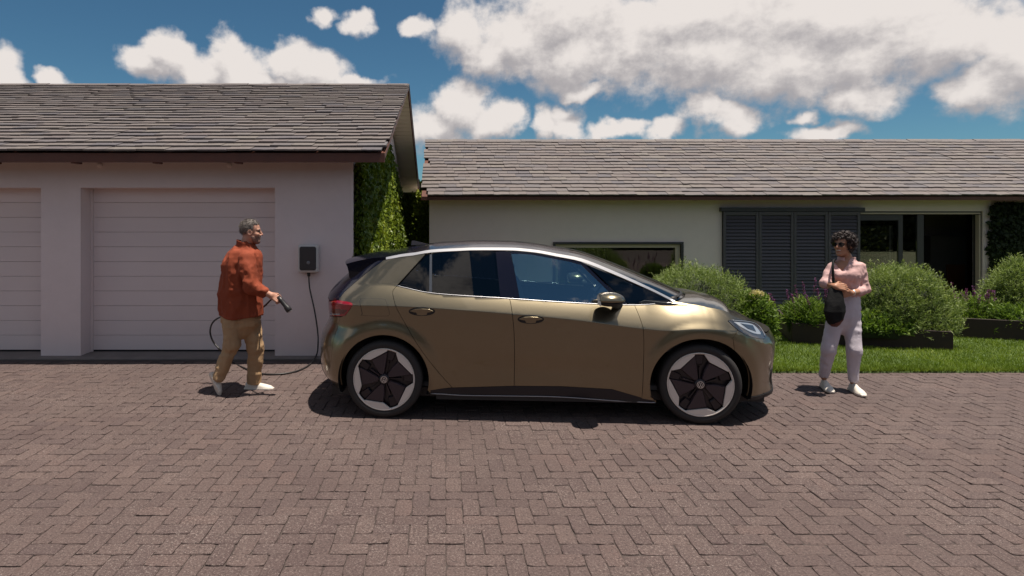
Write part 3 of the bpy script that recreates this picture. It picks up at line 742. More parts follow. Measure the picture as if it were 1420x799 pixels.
def px2sz(px, py):
    """photograph pixel -> (s, z) on the near side of the car"""
    dv = Vector(((px-CX)/F, 1.0, -(py-CY)/F)); y = -0.88; x = z = 0
    nx_, ny_ = -sd, cd
    for _ in range(25):
        t = (y+CAR_O.x*nx_+CAR_O.y*ny_)/(dv.x*nx_+dv.y*ny_)
        wx, wy, z = dv.x*t, dv.y*t, CH+dv.z*t
        x = (wx-CAR_O.x)*cd+(wy-CAR_O.y)*sd
        z = min(max(z,0.1),1.56)
        s = x2s(min(max(x, xr_f(z)+0.004), xf_f(z)-0.004) if (x > XSF or x < xsr(z)) else x, z)
        yn = Ps(s, z)[1]; y = 0.55*y+0.45*yn
    return (s, z)
def pxs(*pts): return [px2sz(*p) for p in pts]
def spl(pts, n=6):
    """smooth open curve through 2-D points"""
    return [(p.x, p.y) for p in catmull([(a,c,0) for a,c in pts], n)]
def arc(hx, r0, r1, a0, a1, n=26):
    q = [(hx+r0*math.cos(math.radians(a0+(a1-a0)*i/n)), HUB_Z+r1*math.sin(math.radians(a0+(a1-a0)*i/n))) for i in range(n+1)]
    return [(x2s(a, max(c,0.17)), c) for a, c in q]
def dense(poly, h):
    out = []
    for i in range(len(poly)):
        a = poly[i]; c = poly[(i+1)%len(poly)]; L = math.hypot(c[0]-a[0], c[1]-a[1])
        if L < 1e-5: continue
        n = max(1, int(math.ceil(L/h)))
        out += [(a[0]+(c[0]-a[0])*k/n, a[1]+(c[1]-a[1])*k/n) for k in range(n)]
    return out
def area2(p): return sum(p[i][0]*p[(i+1)%len(p)][1]-p[(i+1)%len(p)][0]*p[i][1] for i in range(len(p)))/2
def inset(poly, g):
    if area2(poly) < 0: poly = poly[::-1]
    n = len(poly); out = []
    for i in range(n):
        a, p, c = poly[i-1], poly[i], poly[(i+1)%n]
        d1 = (p[0]-a[0], p[1]-a[1]); d2 = (c[0]-p[0], c[1]-p[1]); l1 = math.hypot(*d1) or 1e-9; l2 = math.hypot(*d2) or 1e-9
        n1 = (-d1[1]/l1, d1[0]/l1); n2 = (-d2[1]/l2, d2[0]/l2); bx, by = n1[0]+n2[0], n1[1]+n2[1]; bl = bx*bx+by*by
        k = 2/max(bl, 0.8); out.append((p[0]+bx*k*g/1.0*0.5*1.0, p[1]+by*k*g*0.5))
    return out
def inside(poly, pts):
    x, y = pts[:,0], pts[:,1]; r = np.zeros(len(pts), bool); n = len(poly); j = n-1
    for i in range(n):
        xi, yi = poly[i]; xj, yj = poly[j]
        if (yi > yj) != (yj > yi) or True:
            cnd = ((yi > y) != (yj > y))
            with np.errstate(divide='ignore', invalid='ignore'): r ^= cnd & (x < (xj-xi)*(y-yi)/((yj-yi) or 1e-12)+xi)
        j = i
    return r
def PN(s, z, off=0.0):
    e = 0.004
    a = np.array(Ps(s, z)); b1 = np.array(Ps(s+e, z)); b0 = np.array(Ps(s-e, z)); c1 = np.array(Ps(s, z+e)); c0 = np.array(Ps(s, z-e))
    n = np.cross(b1-b0, c1-c0); l = np.linalg.norm(n); n = n/l if l > 1e-12 else np.array([1.0 if s > 0 else -1.0, 0, 0])
    if s > XSF+0.3 and a[1] > -0.02: n[1] = 0; n /= (np.linalg.norm(n) or 1)
    return a+n*off, n
def panel_geo(poly, h=0.018, off=0.0, gap=0.0, rim=0.014):
    poly = dense(inset(poly, gap) if gap else (poly if area2(poly) > 0 else poly[::-1]), h)
    nb = len(poly); xs_ = [p[0] for p in poly]; zs_ = [p[1] for p in poly]
    gx = np.arange(min(xs_)+h*0.5, max(xs_), h); gz = np.arange(min(zs_)+h*0.5, max(zs_), h)
    pts = np.array([(a, c) for a in gx for c in gz]) if len(gx) and len(gz) else np.zeros((0,2))
    if len(pts) and max(zs_)-min(zs_) > 0.06:
        # rows of points along the crease keep its edge straight
        zcr = np.array([zc_f(a) for a in gx]); near = np.abs(pts[:,1]-np.repeat(zcr, len(gz))) < 0.6*h; pts = pts[~near]
        pts = np.concatenate([pts, np.c_[gx, zcr-0.0035], np.c_[gx, zcr+0.0035]])
    if len(pts):
        pts = pts[inside(poly, pts)]
        if len(pts):
            B = np.array(poly); d = np.min((pts[:,None,0]-B[None,:,0])**2+(pts[:,None,1]-B[None,:,1])**2, axis=1); pts = pts[d > (0.55*h)**2]
    allp = [Vector(p) for p in poly]+[Vector((float(a), float(c))) for a, c in pts]
    vo, eo, fo, *_ = delaunay_2d_cdt(allp, [], [list(range(nb))], 1, 1e-6)
    V = []; N = []
    for p in vo:
        q, n = PN(p.x, p.y, off); V.append(q); N.append(n)
    Fc = [tuple(f) for f in fo]
    # orient outwards (-y on the near side)
    out = []
    for f in Fc:
        a, b_, c = V[f[0]], V[f[1]], V[f[2]]; nn = np.cross(b_-a, c-a)
        out.append(f if np.dot(nn, N[f[0]]) >= 0 else f[::-1])
    if rim:
        base = len(V); rp = []
        for i, p in enumerate(poly):
            q, n = PN(p[0], p[1], off); V.append(q); V.append(q-n*rim)
            a = poly[i-1]; c = poly[(i+1)%nb]; t = np.array(PN(c[0],c[1])[0]-PN(a[0],a[1])[0]); o_ = np.cross(t, n); o_ /= (np.linalg.norm(o_) or 1)
            N.append((o_+n)/1.414); N.append(o_)
        for i in range(nb):
            j = (i+1)%nb; a, b_, c, d = base+2*i, base+2*i+1, base+2*j+1, base+2*j
            f = (a,b_,c,d); nn = np.cross(V[b_]-V[a], V[d]-V[a]); out.append(f if np.dot(nn, N[a]) >= 0 else f[::-1])
    return V, out, N
def mirror_geo(g):
    V, Fc, N = g; s_ = np.array([1,-1,1]); return [v*s_ for v in V], [f[::-1] for f in Fc], [n*s_ for n in N]
def join_geo(a, c):
    o = len(a[0]); return a[0]+c[0], a[1]+[tuple(i+o for i in f) for f in c[1]], a[2]+c[2]
def geo_obj(name, g, mat, parent):
    V, Fc, N = g
    me = bpy.data.meshes.new(name); me.from_pydata([tuple(map(float,v)) for v in V], [], [tuple(map(int,f)) for f in Fc])
    me.polygons.foreach_set('use_smooth', [True]*len(me.polygons))
    try: me.normals_split_custom_set_from_vertices([tuple(map(float,n)) for n in N])
    except Exception: pass
    return mk(name, me, mat, parent, world=False)
def panel(name, poly, mat, parent=car, far=True, both=False, **kw):
    """a near-side panel and its mirrored twin on the far side (one mesh when both=True)"""
    g = panel_geo(poly, **kw)
    if both: return geo_obj(name, join_geo(g, mirror_geo(g)), mat, parent)
    o = geo_obj(name, g, mat, parent)
    if far: geo_obj(name, mirror_geo(g), mat, parent)
    return o

# --- outlines on the near side, read off the photograph
roof_up = [(535.5,357.2),(548,354.6),(562.7,352.0),(597.7,346.6),(640,344.3),(662,343.6),(706,343.8),(726,345),(748,347.6),(771.6,352),(806,358.6),(845,373.6),(881.5,389.8),(910,403.5),(936.5,417)]
roof_lo = [(535.5,360.2),(548,358),(562.7,355.6),(597.7,350.4),(640,347.9),(662,347.2),(706,347.4),(726,348.6),(748,351.2),(771.6,355.8),(806,363),(845,378),(881.5,393.6),(910,406.5),(934.5,419)]
RU = spl(pxs(*roof_up), 4); RL = spl(pxs(*roof_lo), 4)
dlo_rear = [(549.5,396),(590,353.5)]
belt = [(549.5,396),(570,401),(595,406),(640,410),(706,414),(770,418.5),(830,421.8),(880,423),(912,421.5),(934.5,419.3)]
BL = spl(pxs(*belt), 4)
A_TOP = [p for p in RL]                                  # lower edge of the silver strip
def cut(curve, x0, x1): return [p for p in curve if x0 <= p[0] <= x1]
# doors and fenders
gap_r = spl(pxs((549.3,397.3),(544.8,403.6),(545.2,411),(552,431.6),(573,468.5),(590,494),(612,521),(627,537.5)), 4)
gap_m = spl(pxs((706.5,414.6),(708,420),(711,440),(713,465),(713.4,500),(713,535.2)), 4)
gap_f = spl(pxs((880,423.6),(887,440),(892.3,458),(893,480),(892.5,502),(889.8,553)), 4)
sill_up = pxs((597,541.5),(627,537.8),(713,535.4),(780,536),(849,540),(889.6,552),(909.5,556))
sill_lo = pxs((597,545.5),(640,548),(713,549),(780,550.5),(867,556.5),(909,558))
S = lambda *p: px2sz(*p)
beltcut = lambda a, c: [p for p in BL if a < p[0] < c]
rear_door = gap_r[::-1]+beltcut(gap_r[0][0]+0.01, gap_m[0][0]-0.004)+gap_m+[sill_up[2], sill_up[1]]
panel('rear_door', rear_door, M['paint'], gap=0.005)
front_door = gap_m[::-1]+beltcut(gap_m[0][0]+0.004, gap_f[0][0]-0.004)+gap_f+[sill_up[5], sill_up[4], sill_up[3], sill_up[2]]
panel('front_door', front_door, M['paint'], gap=0.005)
hood_ln = spl(pxs((936.5,418.3),(952,420.8),(969,423.2),(990,427.4),(1008,432.0),(1016,437.6),(1026,442.0),(1037,443.9),(1048,447.4),(1055,453.0),(1060.5,461)), 4)
s_end = lambda z: xf_f(z)
HZ_F = 0.765
hood_edge = hood_ln+[(hood_ln[-1][0]+(s_end(HZ_F)-hood_ln[-1][0])*k/8, hood_ln[-1][1]+(HZ_F-hood_ln[-1][1])*(k/8)**0.7) for k in range(1,9)]
af = arc(HUB_F, 0.430, 0.402, 196, 0, 40)
head = spl(pxs((1009.6,445.4),(1014,443.6),(1026,444.0),(1037,445.3),(1048,448.7),(1055,454.5),(1059.5,461),(1062,467),(1059.5,470),(1050,469.5),(1039,466.7),(1030,462.5),(1023,457.7),(1015,451)), 3)
i_h = min(range(len(hood_ln)), key=lambda i: abs(hood_ln[i][0]-S(1035,443.4)[0]))
fender = gap_f[::-1]+[p for p in beltcut(gap_f[0][0]+0.004, 9)]+hood_ln[:i_h+1]+[S(1036,444.9), S(1026,443.6), S(1014,443.2), S(1009.3,445.4), S(1015,451), S(1023,457.7), S(1021,462.5), S(1016.5,469.5)]
af2 = [p for p in af]
a_top = min(range(len(af)), key=lambda i: abs(af[i][0]-fender[-1][0])+ (0 if af[i][1] > 0.6 else 9))
fender = fender+[p for p in af[:a_top+1]][::-1]+[sill_lo[-1], sill_up[-1]]
# (the loop runs: gap up, belt, hood line, lamp, down to the arch, back along the arch to the sill)
panel('front_fender', fender, M['paint'], gap=0.004)
bum = [S(1016.5,469.5), S(1021,462.5), S(1023,457.7), S(1030,462.5), S(1039,466.7), S(1050,469.5), S(1059.5,470), S(1062,467)]
bum += [(a, c-0.006) for a, c in hood_edge[len(hood_ln)-1:]]
bum += [(s_end(z), z) for z in (0.70,0.60,0.50,0.40,0.32,0.25)]
zb0 = 0.235
e_f = af[-1]
bum += [(s_end(zb0)-(s_end(zb0)-(af[-1][0]-0.01))*k/6, zb0) for k in range(1,7)]
low = arc(HUB_F, 0.430, 0.402, -15, 0, 4)[:-1]
bum += low+af[a_top:][::-1]
panel('front_bumper', bum, M['paint'], both=True, gap=0.003)
lip = [(af[-1][0], 0.232), (s_end(0.23), 0.232), (s_end(0.18), 0.198), (af[-1][0]+0.03, 0.198)]
panel('front_lip', lip, M['car_black'], both=True, h=0.03, off=0.006)
intake = [(s_end(0.4)-0.34,0.42),(s_end(0.4),0.44),(s_end(0.3),0.27),(s_end(0.3)-0.30,0.27)]
panel('lower_grille', intake, M['car_black'], both=True, h=0.03, off=0.004)
# quarter panel
ar = arc(HUB_R, 0.402, 0.402, -14, 180+22, 44)
tail_edge = pxs((535.5,359.6),(531.5,360.8),(516,372.5),(501,384.6),(488,395.5),(477,405.3),(469.5,415.2))
lamp = spl(pxs((457,418.2),(469,416.8),(484,419),(489,422.4),(484.5,430),(479.4,437),(474,438.6),(457.2,437.2)), 3)
q_bot = S(470,540.5)
quarter = [tail_edge[0]]+[p for p in RL if p[0] > tail_edge[0][0]+0.01 and p[0] < S(589,353.6)[0]]+[S(589.5,353.2)]+[S(570,374.5)]+gap_r+[sill_up[0], sill_lo[0]]
quarter += [p for p in ar if p[1] > 0.235]
quarter += [S(469,540), S(462,536.5), S(459,500), S(462,470), S(468,455), S(472,440), S(479.4,437), S(484.5,430), S(489,422.4), S(484,419), S(470,416.6)]+tail_edge[::-1][:-1]
panel('rear_quarter_panel', quarter, M['paint'], gap=0.004)
rb = [S(472,440), S(468,455), S(462,470), S(459,500), S(462,536.5)]
zl = 0.235
rb += [(rb[-1][0]+(xr_f(zl)-rb[-1][0])*k/6, rb[-1][1]+(zl-rb[-1][1])*k/6) for k in range(1,7)]
rb += [(xr_f(z), z) for z in (0.32,0.42,0.52,0.62,0.72,0.80,0.86)]
rb += [(xr_f(0.88)+0.18, 0.885), S(458,438.5)]
panel('rear_bumper', rb, M['paint'], both=True, gap=0.003)
rd = [(xr_f(0.45)+0.13,0.42),(xr_f(0.45),0.42),(xr_f(0.25),0.24),(xr_f(0.25)+0.20,0.25)]
panel('rear_diffuser', rd, M['car_black'], both=True, h=0.03, off=0.004)
tg = pxs((469.5,415.2),(477,405.3),(488,395.5),(501,384.6),(516,372.5),(531,361))
tgp = tg+[S(522,362), S(512,364)]
zt = tgp[-1][1]
tgp += [(xr_f(1.40)+0.10,1.405),(xr_f(1.38),1.385)]+[(xr_f(z), z) for z in (1.34,1.28,1.22,1.16,1.10,1.05)]+[(xr_f(1.04)+0.2,1.035), S(458,416.8)]
panel('tailgate', tgp, M['gloss_black'], both=True, gap=0.003)
panel('tail_lamp', lamp, M['tail_red'], gap=0.002, off=0.004)
panel('lamp_bar', [(xr_f(1.03),1.028),(xr_f(1.0)+0.22,1.028),(xr_f(0.9)+0.2,0.905),(xr_f(0.9),0.905)], M['tail_dark'], both=True, gap=0.003)
panel('lamp_lens', pxs((458,428),(470,428.5),(482,430),(478,435),(458,434)), M['tail_dark'], off=0.0065, rim=0.003)
panel('reversing_lamp', pxs((458,434.4),(472,434.8),(472,436.3),(458,436)), M['lamp_clear'], off=0.008, rim=0.003)
# charge flap: fine ring line
def ring(name, poly, wd, mat, off=0.0015, parent=car):
    """thin closed line lying on the surface"""
    poly = dense(poly if area2(poly) > 0 else poly[::-1], 0.012); inn = inset(poly, wd); V = []; N = []; n = len(poly)
    for p in poly: q, nn = PN(p[0], p[1], off); V.append(q); N.append(nn)
    for p in inn: q, nn = PN(p[0], p[1], off); V.append(q); N.append(nn)
    Fc = [(i,(i+1)%n,n+(i+1)%n,n+i) for i in range(n)]
    return geo_obj(name, (V, Fc, N), mat, parent)
flap = spl(pxs((501,416),(504,414),(530,414.8),(535,417),(539,430),(540,434.5),(536,438.3),(507,437.6),(502.5,435),(499,419),(501,416)), 3)
panel('charge_flap', flap, M['paint'], far=False, gap=0.002, off=0.0022, rim=0.004); ring('flap_seal', [(a, c) for a, c in inset(flap, -0.003)], 0.007, M['car_black'], 0.0008)
# sills
M['skirt'] = material('skirt_black', (0.008,0.008,0.014), 0.38)
panel('side_skirt', sill_up+sill_lo[::-1], M['skirt'], gap=0.002)
def strip(name, curve, r, mat, off=0.004, far=True):
    pts = [PN(a, c, off)[0] for a, c in curve]
    for sg in ((1,-1) if far else (1,)): MB().tube([(p[0], p[1]*sg, p[2]) for p in pts], r, 6).build(name, mat, car, True, False)
M['dark_trim'] = material('dark_trim', (0.11,0.12,0.14), 0.35, metal=0.7)
M['dull_trim'] = material('dull_trim', (0.42,0.42,0.44), 0.35, metal=1.0)
strip('sill_trim', spl(sill_lo, 4), 0.0045, M['dull_trim'])
under = [(a, c-0.012) for a, c in sill_lo]+[(sill_lo[-1][0], 0.17), (sill_lo[0][0], 0.17)]
panel('lower_sill', under, M['car_black'], h=0.04, off=-0.03)
# silver roof arch
RUc = RU; panel('roof_trim', RU+RL[::-1], M['chrome'], h=0.02, off=0.004, rim=0.01)
strip('belt_trim', BL, 0.0035, M['dull_trim'], 0.002)
# glass
g_top = [S(x_, y_+1.0) for x_, y_ in roof_lo]
gt = spl(g_top, 4)
def topcut(a, c): return [p for p in gt if a < p[0] < c]
q1 = [S(553,395.5), S(591,354), S(596,353), S(595,404.8), S(570,400)]
panel('quarter_glass', q1, M['tint_glass'], off=-0.006)
c1, c2 = S(599,352.8), S(599,405.4); d1, d2 = S(687.5,349.2), S(694,412.2)
panel('rear_door_glass', [c1]+topcut(c1[0]+0.01, d1[0]-0.01)+[d1, d2]+beltcut(c2[0]+0.01, d2[0]-0.01)[::-1]+[c2], M['tint_glass'], off=-0.006)
panel('window_divider', [S(596,352.8), S(599,352.6), S(599,405.6), S(595,405)], M['dark_trim'], off=-0.001, h=0.03)
e1, e2 = S(708,349.2), S(721,414.2)
panel('door_pillar', [d1]+topcut(d1[0]+0.005, e1[0]-0.005)+[e1, e2]+beltcut(d2[0]+0.005, e2[0]-0.005)[::-1]+[d2], M['gloss_black'], off=-0.002)
f1, f2 = S(806,366.5), S(862,421.2)
fg_top = pxs((709,351.3),(730,351.6),(749.6,354.6),(772,359),(790,362.6),(806,367))
panel('front_door_glass', [S(709,351.3)]+spl(fg_top, 3)[1:-1]+[f1, f2]+beltcut(e2[0]+0.005, f2[0]-0.005)[::-1]+[e2], M['front_glass'], off=-0.006)
panel('glass_divider', [f1, S(811,366.6), S(868,421.8), f2], M['gloss_black'], off=0.0, h=0.02)
panel('window_head', [S(708,348.6)]+topcut(S(708,349)[0]+0.003, S(811,365)[0])+[S(811,365.5), S(806,366)]+spl(fg_top,3)[::-1], M['gloss_black'], off=-0.001, h=0.015)
g1 = [S(815,367.5)]+[S(x_, y_+1.6) for x_, y_ in roof_lo[11:-1]]+[S(929,418.2), S(905,420.4), S(872,421.2)]
panel('front_quarter_glass', g1, M['tint_glass'], off=-0.006)
# dark seal behind the glass edges
ring('window_seal', [S(549.8,395.6), S(590,352.2)]+topcut(S(592,352)[0], S(930,416)[0])+[S(932,418.6)]+BL[::-1][1:-1], 0.012, M['car_black'], -0.010)
# headlamp with its lenses
panel('headlight', head, M['lamp_dark'], gap=0.002, off=0.004)
panel('headlight_lens', spl(pxs((1017,446.8),(1036,448.6),(1045,451.5),(1052,459),(1054,464),(1044,462.5),(1034,457.8),(1024,452.0),(1017,446.8)), 2), M['lamp_clear'], off=0.0065, rim=0.004)
panel('headlight_projector', pxs((1026,449.2),(1043,452),(1047.5,460.8),(1036,456.5)), M['lamp_dark'], off=0.009, rim=0.003)
strip('daytime_light', spl(pxs((1013,444.6),(1036,446.4),(1048,450),(1056,458.5),(1060,467)), 3), 0.0035, M['lamp_clear'], 0.007)

# --- top surfaces, lofted between the two sides
def loft(name, curve, crown, bow, mat, nt_=22, off=0.0, z_drop=None):
    V = []; n = len(curve)
    for i, (s_, z_) in enumerate(curve):
        q = PN(s_, z_, 0.0)[0]; u = i/(n-1); c = crown(u); bw_ = bow(u)
        for k in range(nt_+1):
            t = -1+2*k/nt_; g = 1-abs(t)**2.2; V.append((q[0]+bw_*g, -q[1]*t, q[2]+c*g+off))
    Fc = [(i*(nt_+1)+k, (i+1)*(nt_+1)+k, (i+1)*(nt_+1)+k+1, i*(nt_+1)+k+1) for i in range(n-1) for k in range(nt_)]
    return MBq(name, V, Fc, mat)
def MBq(name, V, Fc, mat, parent=car, smooth=True): return pydata(name, V, Fc, mat, parent, smooth, False)
sx = S(792,356)[0]
i_w = min(range(len(RU)), key=lambda i: abs(RU[i][0]-sx)); roofc = RU[:i_w+1]; wsc = RU[i_w:]
spo = spl(pxs((480.5,365.6),(498,361.4),(517,357.6),(535.5,356.8)), 4)
loft('roof', roofc, lambda u: 0.036+0.004*math.sin(u*PI), lambda u: 0.07*max(0,(u-0.6)/0.4)**2, M['gloss_black'], off=0.002)
loft('windscreen', wsc, lambda u: 0.024*(1-u)+0.012, lambda u: 0.07+0.19*u, M['tint_glass'], off=0.001)
# spoiler: shelf over the tailgate with side fins
def ray_y(px, py, y):
    dv = ((px-CX)/F, 1.0, -(py-CY)/F); nx_, ny_ = -sd, cd; t = (y+CAR_O.x*nx_+CAR_O.y*ny_)/(dv[0]*nx_+dv[1]*ny_)
    wx, wy = dv[0]*t, dv[1]*t; return ((wx-CAR_O.x)*cd+(wy-CAR_O.y)*sd, y, CH+dv[2]*t)
y0_ = PN(*RU[0])[0][1]-0.004; y1_ = -0.585
def ye(px): return y0_+(y1_-y0_)*min(max((535.5-px)/55.0,0),1)
top_e = [ray_y(px, py, ye(px)) for px, py in ((537,356.6),(526,357.2),(517,358.0),(507,359.6),(498,361.4),(488,363.8),(479.6,366.2))]
bot_e = [ray_y(px, py, ye(px)-0.002) for px, py in ((481.6,370.0),(483.2,376),(484.2,384.5),(492,389.5),(501,385.2),(510,378),(520,370),(531,361.8))]
nt_ = 24
def across(row_pt, crown, bow): 
    q = row_pt; return [(q[0]-bow*(1-abs(t)**2.4), -q[1]*t, q[2]+crown*(1-abs(t)**2.2)) for t in [-1+2*k/nt_ for k in range(nt_+1)]]
rows_ = [across(p, 0.036*(1-i/6)+0.020*i/6, 0.075*i/6) for i, p in enumerate(top_e)]+[across(bot_e[0],0.018,0.060), across(bot_e[1],0.010,0.045), across(bot_e[2],0.0,0.035)]
V = [p for r_ in rows_ for p in r_]; n = len(rows_)
Fc = [(i*(nt_+1)+k, i*(nt_+1)+k+1, (i+1)*(nt_+1)+k+1, (i+1)*(nt_+1)+k) for i in range(n-1) for k in range(nt_)]
o_ = len(V); fin = top_e+bot_e
V += fin+[(p[0],-p[1],p[2]) for p in fin]; Fc += [tuple(range(o_, o_+len(fin))), tuple(range(o_+len(fin), o_+2*len(fin)))[::-1]]
MBq('spoiler', V, Fc, M['gloss_black'], smooth=False)
hc = hood_edge
loft('bonnet', hc, lambda u: 0.050*math.sin(min(u*1.25+0.12,1)*PI)**0.8 if u < 0.75 else 0.050*math.sin(min(0.75*1.25+0.12,1)*PI)**0.8*(1-(u-0.75)/0.25), lambda u: 0.25*(1-u)**1.5, M['paint'], off=-0.002)
# cowl and wipers between windscreen and bonnet
q = PN(*wsc[-1])[0]
MB().tube([(q[0]-0.03+0.25*(1-t*t), -q[1]*t*0.97, q[2]+0.004) for t in [k/10-1 for k in range(21)]], 0.028, 8).build('cowl', M['car_black'], car, True, False)
MB().tube([(q[0]+0.20*(1-t*t)+0.0, -q[1]*t, q[2]+0.022) for t in [-0.88+0.75*k/8 for k in range(9)]], 0.010, 6).build('wiper', M['car_black'], car, True, False)
# shark-fin aerial
ax, az_ = XT(581, 344, 6.12)
MB().add([(ax-0.09,-0.02,1.515),(ax+0.09,-0.012,1.525),(ax+0.09,0.012,1.525),(ax-0.09,0.02,1.515),(ax-0.085,-0.003,1.562),(ax-0.055,-0.003,1.562),(ax-0.055,0.003,1.562),(ax-0.085,0.003,1.562)],
    [(0,1,5,4),(1,2,6,5),(2,3,7,6),(3,0,4,7),(4,5,6,7)]).build('aerial', M['gloss_black'], car, False, False)

# --- inner dark hull, wheel arches, floor
hull = [(xr_f(0.3)+0.02,0.24)]+[(x2s(HUB_R-0.44,0.24),0.24)]+arc(HUB_R,0.415,0.415,195,-15,24)+[(HUB_R+0.44,0.2),(HUB_F-0.46,0.2)]+arc(HUB_F,0.44,0.412,195,-15,24)+[(x2s(HUB_F+0.46,0.21),0.21)]
hull += [(xf_f(0.25)-0.01,0.22),(xf_f(0.5)-0.01,0.5),(xf_f(0.72)-0.02,0.74)]+[(a-0.01, c-0.035) for a, c in hood_edge[::-1]]+[(a, c-0.03) for a, c in BL[::-1]]
hull += [(gap_r[0][0]-0.2, gap_r[0][1]+0.0), (xr_f(1.05)+0.1,1.03), (xr_f(0.85)+0.01,0.85), (xr_f(0.6)+0.01,0.6)]
panel('inner_hull', hull, M['car_black'], both=True, h=0.05, off=-0.024, rim=0)
for hx in (HUB_R, HUB_F):
    for sg in (-1, 1):
        V = []; Fc = []; n = 28; R = 0.418 if hx < 0 else 0.440
        for i in range(n+1):
            a = math.radians(-25+230*i/n)
            for yy in (0.885, 0.50): V.append((hx+R*math.cos(a)*(1 if hx < 0 else 1), sg*(yy-(0.012 if yy > 0.6 else 0)), max(0.225, HUB_Z+min(R,0.412)*math.sin(a))))
        for i in range(n): Fc.append((2*i,2*i+1,2*i+3,2*i+2))
        Fc.append(tuple(2*i+1 for i in range(n+1)))
        MBq('wheel_arch_liner', V, Fc, M['car_black'], smooth=False)
MB().box((-1.9,-0.70,0.16),(2.0,0.70,0.24)).build('underbody', M['car_black'], car, False, False)
MB().box((-0.92,-0.83,0.17),(0.92,0.83,0.30)).build('battery_tray', M['car_black'], car, False, False)
# --- cabin
def rbox(mb, lo, hi, bev=0.04): mb.box(lo, hi, bev)
for sg in (-1, 1):
    m_ = MB(); rbox(m_, (-0.15,sg*0.38-0.24,0.42),(0.38,sg*0.38+0.24,0.62)); m_.build('front_seat', M['seat'], car, False, False)
    m_ = MB(); V0 = [(-0.12,0.60),(0.02,0.60),(-0.16,1.22),(-0.27,1.20)]; m_.prism([(a,c) for a,c in V0], 'y', sg*0.38-0.22, sg*0.38+0.22); m_.box((-0.29,sg*0.38-0.12,1.22),(-0.20,sg*0.38+0.12,1.38),0.03); m_.build('seat_back', M['seat'], car, False, False)
m_ = MB(); rbox(m_, (-1.0,-0.62,0.45),(-0.55,0.62,0.64)); m_.prism([(-1.0,0.64),(-0.86,0.64),(-1.10,1.22),(-1.22,1.2)], 'y', -0.62, 0.62); m_.build('rear_bench', M['seat'], car, False, False)
m_ = MB(); m_.prism([(0.62,0.60),(1.25,0.60),(1.32,1.02),(0.95,1.06),(0.72,1.00)], 'y', -0.74, 0.74); m_.build('dashboard', M['seat'], car, False, False)
V = []; c0 = Vector((0.60,-0.38,1.03)); ax_ = Vector((-0.86,0,0.5)).normalized(); u_ = Vector((0,1,0)); v_ = ax_.cross(u_)
sw_ = MB().tube([c0+u_*0.185*math.cos(a)+v_*0.175*math.sin(a) for a in [2*PI*k/28 for k in range(29)]], 0.014, 6, caps=False); sw_.tube([c0-u_*0.18, c0, c0+u_*0.18], 0.018, 6); sw_.tube([c0, c0-ax_*0.2], 0.035, 8)
sw_.build('steering_wheel', M['black_plastic'], car, True, False)
MB().box((-1.45,-0.74,0.26),(1.2,0.74,0.30)).build('cabin_floor', M['seat'], car, False, False)
MB().tube([(0.46,0.0,1.34),(0.49,0.0,1.40)], 0.008, 6).box((0.44,-0.11,1.29),(0.465,0.11,1.35),0.008).build('rear_view_mirror', M['black_plastic'], car, False, False)

